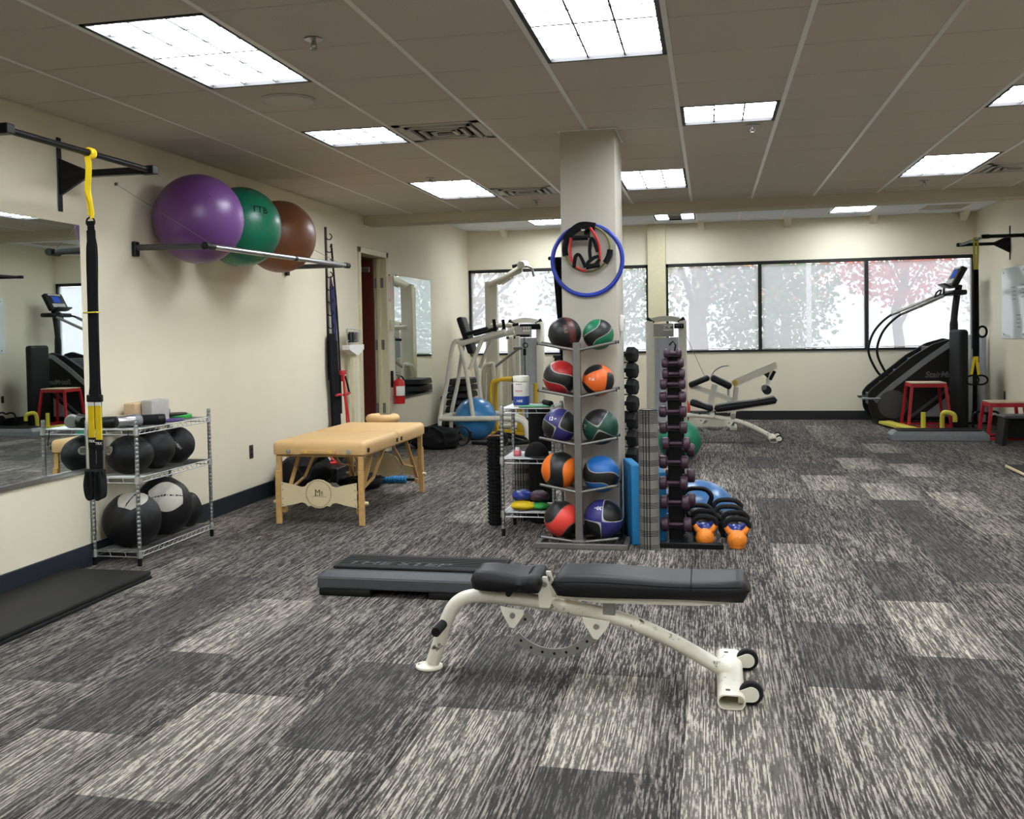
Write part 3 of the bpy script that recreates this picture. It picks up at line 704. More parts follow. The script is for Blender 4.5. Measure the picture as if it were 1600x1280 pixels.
# suspension strap on the near bar
def strap_near():
    t = thing('suspension_strap', 'yellow and black suspension strap hanging beside the mirror edge', 'strap', (-3.184, 4.905, 0))
    w = 0.038; up = (1, 0, 0)
    b = nb(); ring(b, (0, 0.0, 2.39), 0.023, 0.008, 'y', 20, 8)
    for q in (-1, 1): ring(b, (0, q * 0.016, 2.39), 0.0225, 0.008, 'y', 20, 8)
    fin('anchor_wrap', b, 'yellow', t)
    b = nb(); tube(b, spline([(0.003, -.03, 2.37), (0.012, -0.035, 2.32), (0.006, -0.033, 2.25), (0.0, -0.032, 2.19), (0.012, -0.034, 2.12), (0.016, -0.034, 2.06)], 4), 1, flat=(0.032, 0.004), up=(1, 0.2, 0)); fin('yellow_anchor_strap', b, 'yellow', t)
    b = nb(); tube(b, spline([(-0.004, -.036, 2.19), (0.02, -0.040, 2.13), (0.028, -0.038, 2.07), (0.02, -0.038, 2.04)], 4), 1, flat=(0.018, 0.003), up=(1, 0.2, 0)); fin('yellow_loop', b, 'yellow', t)
    b = nb(); ring(b, (0.012, -0.034, 2.025), 0.024, 0.005, 'y', 20, 8); fin('carabiner', b, 'blackmetal', t)
    for s in (-1, 1):
        b = nb(); tube(b, spline([(0.012, -.034, 2.03), (0.012 + s * 0.004, -0.03, 1.95), (0.012 + s * 0.012, -0.03 + s * .004, 1.86), (0.008 + s * 0.010, -0.03 + s * .004, 1.60), (0.006 + s * 0.010, -0.03 + s * .004, 1.20), (0.004 + s * 0.018, -0.03, 1.10), (0.004 + s * 0.017, -0.03, 0.93)], 5), 1, flat=(w, 0.004), up=up); fin('black_strap', b, 'fabric', t)
    b = nb(); tube(b, spline([(0.02, -.045, 1.98), (0.022, -0.045, 1.70), (0.016, -0.045, 1.50), (0.020, -.045, 1.35), (0.010, -.045, 1.1)], 5), 1, flat=(0.05, 0.006), up=up); fin('doubled_strap', b, 'fabric', t)
    b = nb(); box(b, -0.040, 0.045, -0.055, -0.020, 1.545, 1.553, 0.003, 1); fin('yellow_tab', b, 'lime', t)
    for s in (-1, 1):
        c = 0.004 + s * 0.021
        b = nb(); box(b, c - 0.023, c + 0.023, -0.046, -0.020, 1.075, 1.115, 0.006, 2); fin('cam_buckle', b, 'black', t)
        b = nb(); box(b, c - 0.018, c + 0.018, -0.044, -0.036, 1.055, 1.075, 0.002, 1); fin('white_tab', b, 'tag', t)
        b = nb(); box(b, c - 0.018, c + 0.018, -0.042, -0.034, 0.885 - (0.01 if s > 0 else 0), 1.06, 0.002, 1); fin('yellow_strap', b, 'yellow', t)
        b = nb(); box(b, c - 0.021, c + 0.021, -0.044, -0.030, 0.83 - (0.012 if s > 0 else 0), 0.888 - (0.012 if s > 0 else 0), 0.003, 1); cf = fin('stitched_cuff', b, 'fabric', t)
        text('TRX', 0.019, face((c, -0.0448, 0.868 - (0.012 if s > 0 else 0)), *FRONT), 'tag', cf, bold=True, sx=1.1)
        b = nb(); tube(b, spline([(c, -.036, 0.84), (c, -.038, 0.76), (c - s * .002, -.04, 0.69)], 4), 1, flat=(0.036, 0.008), up=up); fin('foot_loop_strap', b, 'fabric', t)
        cc = c + s * 0.004
        b = nb(); tube(b, spline([(cc + s * .012, -.05, 0.71), (cc + s * .022, -.055, 0.64), (cc + s * .014, -.05, 0.575), (cc - s * .012, -.05, 0.57), (cc - s * .014, -.05, 0.64), (cc - s * .006, -.05, 0.71)], 4), 1, flat=(0.055, 0.012), up=(0, 1, 0.1)); fin('foot_cradle', b, 'fabric', t)
        b = nb(); cyl(b, (cc - 0.028, -.05, 0.705), (cc + 0.028, -.05, 0.705), 0.016, n=14); fin('foam_handle', b, 'foam', t)
strap_near()

# exercise ball rack
t = thing('ball_rack', 'wall rack of black arms and a silver rail under the exercise balls', 'rack', (XL, 0, 0))
RX = 0.584
b = nb(); cyl(b, (0.03, 6.30, 2.02), (RX - 0.03, 6.22, 2.005), 0.021, n=14); fin('arm', b, 'darkgrey', t)
b = nb(); cyl(b, (0.03, 8.86, 2.035), (RX - 0.03, 8.86, 2.035), 0.021, n=14); fin('arm', b, 'darkgrey', t)
b = nb(); cyl(b, (RX, 6.20, 2.004), (RX, 8.90, 2.034), 0.019, n=16); fin('front_rail', b, 'silver', t)
b = nb(); cyl(b, (RX, 7.66, 2.020), (RX, 7.70, 2.0205), 0.0225, n=16); fin('rail_joint', b, 'black', t)
for y in (6.20, 8.90):
    b = nb(); cyl(b, (RX, y - 0.07 if y > 7 else y - .02, 2.004 if y < 7 else 2.033), (RX, y + 0.02 if y > 7 else y + 0.10, 2.005 if y < 7 else 2.034), 0.025, n=16); fin('corner_sleeve', b, 'black', t)
for y in (6.30, 8.86):
    b = nb(); box(b, 0.001, 0.03, y - 0.03, y + 0.03, 1.96, 2.06, 0.006, 1); fin('wall_bracket', b, 'black', t)
for y, ya in ((6.26, 6.10), (8.85, 8.10)):
    b = nb(); cyl(b, (RX, y, 2.025), (0.004, ya, 2.42), 0.0018, n=6); fin('stay_cable', b, 'steel', t)
    b = nb(); cyl(b, (0.001, ya, 2.42), (0.016, ya, 2.42), 0.01, n=10); fin('cable_anchor', b, 'steel', t)
def exball(x, y, z, r, m, label, flat=1.0):
    t = thing('exercise_ball', label, 'exercise ball', (x, y, z))
    b = nb(); sph(b, (0, 0, 0), (r, r, r * flat), 56, 36, fn=lambda d: 1 + 0.0018 * math.cos(60 * math.asin(max(-1, min(1, d.x)))) * (abs(d.x) > 0.35)); fin('ball_skin', b, m, t, 80)
    b = nb(); d = Vector((0.62, -0.66, 0.42)).normalized(); cyl(b, d * (r - 0.004), d * (r + 0.004), 0.008, n=12); fin('valve_plug', b, m, t)
    return t
exball(-3.472, 6.632, 2.232, 0.310, 'purple', 'big purple exercise ball, nearest on the wall rack')
g = exball(-3.478, 7.318, 2.243, 0.302, 'teal', 'green exercise ball in the middle of the wall rack')
ball_text('TTB', 0.075, 0.302, (0.80, -0.58, 0.36), -0.12, 'black', g)
ball_text('_____', 0.030, 0.302, (0.82, -0.58, 0.24), -0.12, 'ink', g)
exball(-3.482, 8.052, 2.233, 0.298, 'brown', 'brown exercise ball at the far end of the wall rack')

# ------------------------------------------------------------------ wire shelving
def wire_shelf(name, label, loc, wx, dy, levels, h, posts_z=None):
    """x = short side along wx, y = length dy; origin at the near corner"""
    t = thing(name, label, 'shelf', loc)
    for x in (0, wx):
        for y in (0, dy):
            b = nb(); prof = []
            n = int((h - 0.05) / 0.026)
            for k in range(n + 1):
                z = 0.05 + (h - 0.05) * k / n
                if k: prof += [(0.0112, z - 0.004), (0.0112, z - 0.002)]
                prof += [(0.0127, z), (0.0127, min(h, z + 0.02))]
            prof = [(r, z) for r, z in prof if z <= h]
            lathe(b, prof, (x, y, 0), n=12); p = fin('post', b, 'zinc', t, 50)
            b = nb(); lathe(b, [(0.012, 0.0), (0.014, 0.004), (0.014, 0.052), (0.011, 0.052)], (x, y, 0), n=12); fin('foot', b, 'black', p)
    for z in levels:
        b = nb()
        for x in (0, wx):
            tube(b, [(x, 0, z), (x, dy, z)], 0.0036, 8); tube(b, [(x, 0, z - 0.030), (x, dy, z - 0.030)], 0.0036, 8)
        for y in (0, dy):
            tube(b, [(0, y, z), (wx, y, z)], 0.0036, 8); tube(b, [(0, y, z - 0.030), (wx, y, z - 0.030)], 0.0036, 8)
        fr = fin('shelf_frame', b, 'chrome', t, 60)
        b = nb()
        n = int(dy / 0.024)
        for k in range(1, n):
            y = dy * k / n; tube(b, [(0, y, z + 0.003), (wx, y, z + 0.003)], 0.0017, 5)
        for x in [wx * q / 4 for q in (1, 2, 3)]: tube(b, [(x, 0, z - 0.002), (x, dy, z - 0.002)], 0.003, 6)
        for s in (0, wx):
            m_ = int(dy / 0.03)
            pts = [(s, dy * k / m_, z - (0.029 if k % 2 else 0.001)) for k in range(m_ + 1)]; tube(b, pts, 0.0015, 5)
        for s in (0, dy):
            for q in (0.33, 0.67): tube(b, [(wx * q, s, z), (wx * (q + .03), s, z - 0.03)], 0.0022, 5)
        fin('shelf_wires', b, 'chrome', fr, 60, kind='stuff')
        b = nb()
        for x in (0, wx):
            for y in (0, dy): lathe(b, [(0.014, z - 0.036), (0.0185, z - 0.034), (0.016, z + 0.010), (0.0135, z + 0.010)], (x, y, 0), n=12)
        fin('corner_collars', b, 'chrome', fr, 50, kind='stuff')
    return t
SX, SY = -3.762, 5.712
wire_shelf('wire_shelf', 'long chrome wire shelf holding slam balls under the exercise ball rack', (SX, SY, 0), 0.31, 0.945, (0.845, 0.545, 0.085), 0.905)
LZ = [0.845 + 0.005, 0.545 + 0.005, 0.085 + 0.005]
def softball(x, y, z, r, rz, label, patch=None, seed=0, stitch=True):
    t = thing('slam_ball', label, 'medicine ball', (x, y, z), group='soft balls on the long wire shelf')
    def fn(d):
        return 1 + 0.035 * noise.noise(d * 1.6 + Vector((seed, 0, 0))) + 0.008 * noise.noise(d * 6 + Vector((0, seed, 0))) - 0.012 * math.exp(-(d.x / 0.03) ** 2)
    rzz = rz
    b = nb(); sph(b, (0, 0, 0), (r, r, rzz), 56, 36, fn=fn); fin('ball_cover', b, 'leather', t, 80)
    if patch:
        c, ang = Vector(patch[0]).normalized(), patch[1]
        u, v = frame(c)
        b = nb(); n = 16
        rows = []
        for i in range(n + 1):
            row = []
            for j in range(n + 1):
                p = (i / n * 2 - 1) * ang; q = (j / n * 2 - 1) * ang * patch[2] * (1 - 0.42 * abs(i / n * 2 - 1) ** 2)
                d = (c + u * math.tan(p) + v * math.tan(q)).normalized()
                k = fn(d) * 1.006 * (1 - 0.010 * math.exp(-(q / 0.03) ** 2) + 0.006 * noise.noise(d * 16))
                row.append(b.verts.new(Vector((d.x * r, d.y * r, d.z * rzz)) * k))
            rows.append(row)
        for i in range(n):
            for j in range(n): b.faces.new((rows[i][j], rows[i + 1][j], rows[i + 1][j + 1], rows[i][j + 1]))
        pp = fin('grey_patch', b, 'greypatch', t, 80)
        if stitch:
            b = nb()
            for k in range(9):
                p = (k / 8 * 2 - 1) * ang * 0.7
                ends = []
                for q in (-0.06, 0.06):
                    d = (c + u * math.tan(p) + v * q).normalized(); ends.append(Vector((d.x * r, d.y * r, d.z * rzz)) * fn(d) * 1.012)
                tube(b, ends, 0.0022, 5)
            fin('stitching', b, 'greyblock', pp, 60)
    return t
def disc_on(parent, r, rzz, d, rad, m, name):
    d = Vector(d).normalized(); u, v = frame(d); b = nb()
    P = lambda a, q: (lambda e: Vector((e.x * r, e.y * r, e.z * rzz)) * 1.028)((d + (u * math.cos(a) + v * math.sin(a)) * q / r).normalized())
    rings = [[b.verts.new(P(2 * PI * k / 24, rad * s)) for k in range(24)] for s in (1, 0.6, 0.25)]
    for A, B in zip(rings, rings[1:]):
        for k in range(24): b.faces.new((A[k], A[(k + 1) % 24], B[(k + 1) % 24], B[k]))
    b.faces.new(rings[-1]); return fin(name, b, m, parent, 60)
t = softball(-3.615, 5.905, LZ[1] + 0.118, 0.146, 0.124, 'near black slam ball with a round pale badge, on the middle shelf', seed=1)
bd = disc_on(t, 0.146, 0.124, (-0.55, -0.95, 0.36), 0.034, 'greypatch', 'round_badge')
for q in (-.012, .0, .012):
    dd = Vector((-0.55, -0.95, 0.36)).normalized(); u, v = frame(dd); b = nb()
    e0 = (dd + (v * q - u * 0.02) / 0.146).normalized(); e1 = (dd + (v * q + u * 0.02) / 0.146).normalized()
    tube(b, [Vector((e.x * .146, e.y * .146, e.z * .124)) * 1.03 for e in (e0, e1)], 0.0028, 5); fin('badge_print', b, 'ink', bd)
softball(-3.605, 6.175, LZ[1] + 0.128, 0.140, 0.134, 'plain black slam ball between two others on the middle shelf', seed=2)
t = softball(-3.60, 6.455, LZ[1] + 0.121, 0.128, 0.126, 'far black slam ball with small pale print on the middle shelf', seed=5)
ball_text('DYN', 0.022, 0.130, (0.55, -0.9, 0.1), -0.9, 'greyblock', t); ball_text('MAX', 0.022, 0.130, (0.72, -0.9, 0.0), -0.9, 'greyblock', t)
softball(-3.602, 5.885, LZ[2] + 0.165, 0.182, 0.173, 'large black wall ball with grey top panel, near end of the bottom shelf', ((0.25, -0.30, 0.92), 0.62, 0.8), seed=8, stitch=False)
softball(-3.596, 6.265, LZ[2] + 0.190, 0.186, 0.198, 'large black wall ball with stitched grey panel facing out on the bottom shelf', ((0.55, -0.75, 0.50), 0.62, 0.9), seed=9)
softball(-3.58, 6.555, LZ[2] + 0.118, 0.098, 0.122, 'small dark ball at the far end of the bottom shelf', seed=12)
# things on the top shelf
def block(x, y, z, d, m, label, rz=0):
    b = nb(); box(b, -d[0] / 2, d[0] / 2, -d[1] / 2, d[1] / 2, 0, d[2], 0.008, 3)
    vs = b.verts[:]
    o = fin('yoga_block', b, m, None, 35); o.location = (x, y, z); o.rotation_euler = (0, 0, rz); return tag(o, label, 'block', 'yoga blocks on the wire shelf')
block(-3.700, 6.15, LZ[0], (0.085, 0.20, 0.135), 'cork', 'tan yoga block standing against the wall on the top shelf')
block(-3.610, 6.22, LZ[0], (0.078, 0.225, 0.150), 'greyblock', 'grey yoga block standing on the top wire shelf')
def bottle(x, y, z, r, L_, ang, m1, m2, label):
    t = thing('shaker_bottle', label, 'bottle', (x, y, z + r), ang, group='cylinders lying on the top wire shelf')
    R = Matrix.Rotation(PI / 2, 3, 'X')
    b = nb(); lathe(b, [(0, -L_ / 2), (r * .92, -L_ / 2), (r, -L_ / 2 + .008), (r, L_ / 2 - 0.05), (r * .96, L_ / 2 - 0.045)], R=R, n=28); fin('barrel', b, m1, t)
    b = nb(); lathe(b, [(r * 1.02, L_ / 2 - 0.046), (r * 1.03, L_ / 2 - 0.02), (r * .95, L_ / 2), (r * .7, L_ / 2), (r * .65, L_ / 2 - .006), (0, L_ / 2 - 0.006)], R=R, n=28); fin('cap', b, m2, t)
    return t
bottle(-3.575, 5.83, LZ[0], 0.040, 0.16, 2.6, 'silver', 'midgrey', 'silver cylinder with pale end lying at the front of the top shelf')
bottle(-3.660, 5.80, LZ[0], 0.036, 0.13, 2.2, 'black', 'blackmetal', 'short black cylinder lying left of the silver one')
bottle(-3.560, 5.99, LZ[0], 0.033, 0.26, 2.3, 'foam', 'black', 'long black foam cylinder lying behind the silver one')
bottle(-3.70, 5.93, LZ[0], 0.030, 0.14, 1.9, 'silver', 'black', 'thin silver cylinder lying by the wall at the shelf back')
def slider(x, y, z, m, label, rz=0):
    b = nb(); lathe(b, [(0, 0), (0.095, 0.0), (0.1, 0.004), (0.1, 0.008), (0.09, 0.012), (0, 0.012)], n=32)
    o = fin('glide_disc', b, m); o.location = (x, y, z); o.scale = (0.75, 1.15, 1); return tag(o, label, 'disc', 'glide discs on the wire shelf')
slider(-3.545, 6.30, LZ[0], 'purplep', 'flat purple disc lying in front of the grey block')
slider(-3.60, 6.52, LZ[0], 'greenp', 'flat green disc lowest of the stack at the far shelf end')
slider(-3.60, 6.515, LZ[0] + 0.0125, 'greenp', 'flat green disc in the middle of the stack at the shelf end')
slider(-3.62, 6.49, LZ[0] + 0.025, 'black', 'flat black disc topmost of the stack at the shelf end')
b = nb(); tube(b, spline([(0, 0, 0), (0, -0.004, -0.03), (0.01, 0, -0.07), (0.02, 0.01, -0.10)], 4), 0.003, 6)
o = fin('hanging_cord', b, 'black'); o.location = (-3.50, 5.705, 0.842); tag(o, 'thin black cord dangling under the top wire shelf', 'cord')

# ------------------------------------------------------------------ floor mat by the mirror
t = thing('exercise_mat', 'black rubber exercise mat on the carpet below the mirror', 'mat', (-3.49, 3.9, 0))
b = nb(); box(b, -0.27, 0.285, -1.6, 1.53, 0.0, 0.018, 0.003, 1); fin('lower_layer', b, 'foam', t)
b = nb(); box(b, -0.27, 0.275, -1.6, 1.54, 0.019, 0.042, 0.006, 2); fin('upper_layer', b, 'mat', t)

def outlet(name, x, y, z, sgn, m, label):
    t = thing(name, label, 'outlet', (x, y, z))
    b = nb(); box(b, min(0, sgn * .006), max(0, sgn * .006), -0.035, 0.035, -0.057, 0.057, 0.003, 1); fin('cover_plate', b, m, t)
    for q in (-0.02, 0.02):
        b = nb(); box(b, min(sgn * .006, sgn * .009), max(sgn * .006, sgn * .009), -0.014, 0.014, q - 0.013, q + 0.013, 0.003, 1); fin('socket', b, 'black' if m != 'black' else 'outlet', t)
outlet('wall_outlet', XL + 0.001, 8.03, 0.436, 1, 'outlet', 'brown wall outlet between the wire shelf and the massage table')
outlet('wall_outlet', XL + 0.001, 14.35, 0.44, 1, 'outlet', 'dark wall outlet right of the narrow mirror')

# ------------------------------------------------------------------ adjustable bench in front
def make_bench(name, label, loc, rz=0.0, incline=None, extra=True):
    t = thing(name, label, 'bench', loc, rz)
    b = nb()
    path = spline([(-0.640, 0, 0.024), (-0.610, 0, 0.105), (-0.575, 0, 0.205), (-0.535, 0, 0.275), (-0.47, 0, 0.310), (-0.36, 0, 0.315), (-0.16, 0, 0.296), (0.06, 0, 0.262), (0.214, 0, 0.222), (0.365, 0, 0.158), (0.488, 0, 0.092), (0.565, 0, 0.045)], 5)
    tube(b, path, 0.029, 16); fr = fin('main_tube', b, 'whiteworn', t, 60)
    b = nb(); lathe(b, [(0, 0), (0.054, 0.0), (0.058, 0.004), (0.056, 0.012), (0.036, 0.018), (0, 0.018)], (-0.655, 0, 0), n=32); fp = fin('foot_plate', b, 'white', t)
    for q in (-.04, .035):
        b = nb(); cyl(b, (-0.655 + q, -0.01, 0.012), (-0.655 + q, -0.01, 0.0185), 0.007, n=10); fin('bolt', b, 'gunmetal', fp)
    # hollow oval cross foot
    def oval(w, h, n=8):
        out = []; r = h / 2
        for k in range(n + 1): a = -PI / 2 + PI * k / n; out.append((w / 2 - r + r * math.cos(a), r + r * math.sin(a)))
        for k in range(n + 1): a = PI / 2 + PI * k / n; out.append((-w / 2 + r + r * math.cos(a), r + r * math.sin(a)))
        return out
    b = nb(); O = oval(0.102, 0.056); I = [(p[0] * 0.90, 0.028 + (p[1] - 0.028) * 0.82) for p in O]
    V = {}
    for nm, poly in (('O', O), ('I', I)):
        for s, y in ((0, -0.28), (1, 0.28)): V[nm, s] = [b.verts.new((0.575 + p[0], y, p[1])) for p in poly]
    n = len(O)
    for i in range(n):
        j = (i + 1) % n
        b.faces.new((V['O', 0][i], V['O', 0][j], V['O', 1][j], V['O', 1][i])); b.faces.new((V['I', 0][i], V['I', 1][i], V['I', 1][j], V['I', 0][j]))
        for s in (0, 1): b.faces.new((V['O', s][i], V['I', s][i], V['I', s][j], V['O', s][j]))
    fin('cross_foot', b, 'whiteworn', t, 40)
    for y in (-0.20, 0.20):
        b = nb(); prism(b, [(0.600, 0.012), (0.635, 0.016)] + [(0.648 + 0.028 * math.cos(a), 0.044 + 0.028 * math.sin(a)) for a in [math.radians(q) for q in range(-80, 111, 19)]] + [(0.600, 0.054)], 'y', y - 0.036, y - 0.030); fin('wheel_bracket', b, 'white', t, 0)
        b = nb(); R = Matrix.Rotation(PI / 2, 3, 'X'); lathe(b, [(0.020, -0.013), (0.040, -0.013), (0.044, -0.008), (0.044, 0.008), (0.040, 0.013), (0.020, 0.013)], (0.648, y - 0.010, 0.044), R, 28); wh = fin('wheel', b, 'rubber', t)
        b = nb(); lathe(b, [(0, -0.015), (0.022, -0.015), (0.022, 0.015), (0, 0.015)], (0.648, y - 0.010, 0.044), R, 20); fin('hub', b, 'tag', wh)
        b = nb(); lathe(b, [(0, -0.032), (0.008, -0.032), (0.008, 0.016), (0, 0.016)], (0.648, y - 0.010, 0.044), R, 12); fin('axle', b, 'gunmetal', wh)
        b = nb(); box(b, 0.555, 0.572, y * 1.15 - .008, y * 1.15 + .008, 0.0555, 0.058, 0.003, 1); fin('drain_slot', b, 'black', t)
    b = nb(); cyl(b, (-0.585, -0.02, 0.195), (-0.588, -0.13, 0.190), 0.019, n=18); h = fin('grip_handle', b, 'foam', t)
    b = nb(); cyl(b, (-0.583, 0.0, 0.197), (-0.585, -0.04, 0.195), 0.015, n=14); fin('handle_stub', b, 'white', h)
    # pads
    def pad(nm, x0, x1, w0, w1, zt, th, parent, tilt=0, piv=(0, 0), wav=True):
        b = nb(); nx, ny = 28, 14; rows = {}
        L_ = x1 - x0
        for side in (0, 1):
            for i in range(nx + 1):
                for j in range(ny + 1):
                    u = i / nx; v = j / ny * 2 - 1
                    hw = (w0 + (w1 - w0) * u) / 2
                    e = min(u, 1 - u) * L_; rc = 0.06
                    if e < rc: hw *= 1 - 0.30 * (1 - math.sqrt(max(0, 1 - ((rc - e) / rc) ** 2)))
                    x = x0 + L_ * u; y = hw * v
                    ed = min(e, (1 - abs(v)) * hw); rr = 0.032
                    k = 1 if ed > rr else math.sqrt(max(0, 1 - ((rr - ed) / rr) ** 2))
                    zm = zt - th * 0.5
                    wv = 0.006 * math.sin(u * 7) if wav else 0
                    if side == 0: z = zm + (th * 0.5 + wv) * k
                    else: z = zm - (th * 0.5 + wv * 0.5) * (0.35 + 0.65 * k)
                    if side == 0 and ed <= 1e-6: z = zm
                    if side == 1 and ed <= 1e-6: z = zm
                    p = Vector((x, y, z))
                    if tilt:
                        c, s = math.cos(tilt), math.sin(tilt); dx, dz = p.x - piv[0], p.z - piv[1]; p = Vector((piv[0] + dx * c - dz * s, y, piv[1] + dx * s + dz * c))
                    if side == 1 and (i in (0, nx) or j in (0, ny)): rows[1, i, j] = rows[0, i, j]
                    else: rows[side, i, j] = b.verts.new(p)
        for side in (0, 1):
            for i in range(nx):
                for j in range(ny): b.faces.new((rows[side, i, j], rows[side, i + 1, j], rows[side, i + 1, j + 1], rows[side, i, j + 1]))
        return fin(nm, b, 'vinyl', parent, 60)
    inc = incline or (0, 0)
    def rot(p, tilt, piv):
        c, s = math.cos(tilt), math.sin(tilt); dx, dz = p[0] - piv[0], p[2] - piv[1]; return Vector((piv[0] + dx * c - dz * s, p[1], piv[1] + dx * s + dz * c))
    pv1, pv2 = (-0.15, 0.34), (-0.13, 0.34)
    s_ = pad('seat_pad', -0.452, -0.155, 0.20, 0.27, 0.432, 0.075, t, inc[0], pv1)
    b = nb(); tube(b, [rot((-0.21, 0.138 * math.sin(a) * -1, 0.395 + 0.0385 * math.cos(a)), inc[0], pv1) for a in [(-PI / 2 + PI * k / 20) * .98 for k in range(21)]], 0.0022, 6); fin('seam_welt', b, 'foam', s_)
    bp = pad('back_pad', -0.118, 0.652, 0.27, 0.27, 0.436, 0.082, t, inc[1], pv2)
    b = nb()
    tube(b, [rot((0.43, 0.1355 * math.copysign(min(1, abs(math.sin(a)) * 1.1), -math.sin(a)), 0.395 + 0.0405 * min(1, math.cos(a) * 1.35)), inc[1], pv2) for a in [-PI / 2 + PI * k / 28 for k in range(29)]], 0.0022, 6)
    tube(b, [rot((-0.10 + 0.72 * k / 20, -0.129, 0.4145 + 0.004 * math.sin(k / 20 * 7)), inc[1], pv2) for k in range(21)], 0.0022, 6)
    fin('seam_welt', b, 'foam', bp)
    b = nb()
    poly = [(-0.10, 0.366), (-0.10, 0.342), (0.08, 0.326), (0.45, 0.330), (0.62, 0.350), (0.62, 0.362)]
    poly = [(lambda v: (v.x, v.z))(rot((p[0], 0, p[1]), inc[1], pv2)) for p in poly]
    prism(b, poly, 'y', -0.085, 0.085); fin('back_support', b, 'white', t, 0)
    b = nb(); prism(b, [(-0.455 + .06, 0.362), (-0.17, 0.362), (-0.17, 0.345), (-0.40, 0.350)], 'y', -0.05, 0.05); fin('seat_support', b, 'darkgrey', t, 0)
    for y in (-0.055, 0.045):
        b = nb(); prism(b, [(-0.172, 0.29), (-0.130, 0.29), (-0.118, 0.33), (-0.140, 0.415), (-0.158, 0.415), (-0.178, 0.37)], 'y', y, y + 0.010); br = fin('pivot_plate', b, 'white', t, 0)
        b = nb(); cyl(b, (-0.150, y - 0.006, 0.385), (-0.150, y + 0.016, 0.385), 0.011, n=14); fin('bolt', b, 'gunmetal', br)
    for x, z0, dx in ((-0.285, 0.285, 0.05), (0.055, 0.255, 0.055)):
        b = nb(); prism(b, [(x - dx, z0), (x + dx, z0 - 0.012), (x + dx * .8, z0 - 0.04), (x + 0.006, z0 - 0.088), (x - .012, z0 - 0.084), (x - dx * .9, z0 - 0.022)], 'y', -0.048, -0.040); gp = fin('gusset_plate', b, 'white', t, 0)
        b = nb(); cyl(b, (x, -0.054, z0 - 0.035), (x, -0.036, z0 - 0.035), 0.011, n=14); fin('bolt', b, 'gunmetal', gp)
    def arcplate(c, r0, r1, a0, a1, y, n=24):
        b = nb(); poly = [(c[0] + r1 * math.cos(a), c[1] + r1 * math.sin(a)) for a in [a0 + (a1 - a0) * k / n for k in range(n + 1)]]
        poly += [(c[0] + r0 * math.cos(a), c[1] + r0 * math.sin(a)) for a in [a1 + (a0 - a1) * k / n for k in range(n + 1)]]
        prism(b, poly, 'y', y, y + 0.008); return fin('angle_sector', b, 'gunmetal', t, 0)
    A0, A1 = math.radians(222), math.radians(322)
    ap = arcplate((-0.125, 0.30), 0.185, 0.222, A0, A1, -0.030)
    for k in range(7):
        a = A0 + (A1 - A0) * (k + 0.6) / 7.2; p = (-0.125 + 0.2035 * math.cos(a), 0.30 + 0.2035 * math.sin(a))
        b = nb(); cyl(b, (p[0], -0.0312, p[1]), (p[0], -0.0200, p[1]), 0.006, n=10); fin('adjust_hole', b, 'black', ap)
    a2 = arcplate((-0.31, 0.36), 0.13, 0.165, math.radians(278), math.radians(312), -0.030, 8)
    for k in (285, 300):
        a = math.radians(k); p = (-0.31 + 0.148 * math.cos(a), 0.36 + 0.148 * math.sin(a)); b = nb(); cyl(b, (p[0], -0.0312, p[1]), (p[0], -0.02, p[1]), 0.006, n=10); fin('adjust_hole', b, 'black', a2)
    b = nb(); box(b, 0.08, 0.13, -0.03, 0.03, 0.262, 0.330, 0.004, 1); fin('rest_block', b, 'gunmetal', t)
    b = nb(); cyl(b, (-0.30, -0.05, 0.338), (-0.30, 0.05, 0.338), 0.012, n=12); fin('seat_pin', b, 'black', t)
    return t
make_bench('adjustable_bench', 'white framed flat bench with black pads alone in the foreground', (-0.512, 4.14, 0))

# ------------------------------------------------------------------ aerobic step behind the bench
def aerobic_step(label, loc, L_, W_, h, m_body, m_top, rz=0.0, risers=True):
    t = thing('aerobic_step', label, 'step platform', loc, rz)
    z0 = 0.04 if risers else 0.0
    if risers:
        for x0, x1 in ((0.005, 0.30), (L_ - 0.46, L_ - 0.12)):
            b = nb(); box(b, x0, x1, 0.005, W_ - 0.005, 0.0, 0.040, 0.010, 2); fin('riser', b, 'black', t)
    b = nb()
    def lay(z, e): return [b.verts.new(p) for p in ((e, e * .7, z), (L_ - e, e * .7, z), (L_ - e, W_ - e * .7, z), (e, W_ - e * .7, z))]
    zz = [lay(z0, 0.006), lay(z0 + 0.006, 0.0), lay(z0 + (h - z0) * 0.55, 0.004), lay(h - 0.012, 0.05), lay(h - 0.010, 0.056)]
    for A, B in zip(zz, zz[1:]):
        for k in range(4): b.faces.new((A[k], A[(k + 1) % 4], B[(k + 1) % 4], B[k]))
    b.faces.new(list(reversed(zz[0]))); b.faces.new(zz[-1])
    bmesh.ops.bevel(b, geom=b.edges[:], offset=0.004, segments=2, affect='EDGES')
    fin('platform', b, m_body, t, 30)
    b = nb(); box(b, 0.075, L_ - 0.075, 0.045, W_ - 0.045, h - 0.012, h + 0.006, 0.008, 2)
    tp = fin('tread_mat', b, m_top, t)
    b = nb()
    for k in range(5): box(b, 0.09, L_ - 0.09, W_ * (0.30 + 0.10 * k), W_ * (0.30 + 0.10 * k) + 0.006, h + 0.006, h + 0.0085)
    fin('tread_rib', b, m_top, tp)
    return t
t = aerobic_step('dark grey aerobic step on black risers lying behind the bench', (-2.085, 5.20, 0), 1.08, 0.40, 0.150, 'darkgrey', 'rubber')
text('THE STEP', 0.10, face((0.42, 0.135, 0.1567), (1, 0, 0), (0, 1, 0)), 'darkgrey', t, 0.0008, True, 1.4, 0.2)

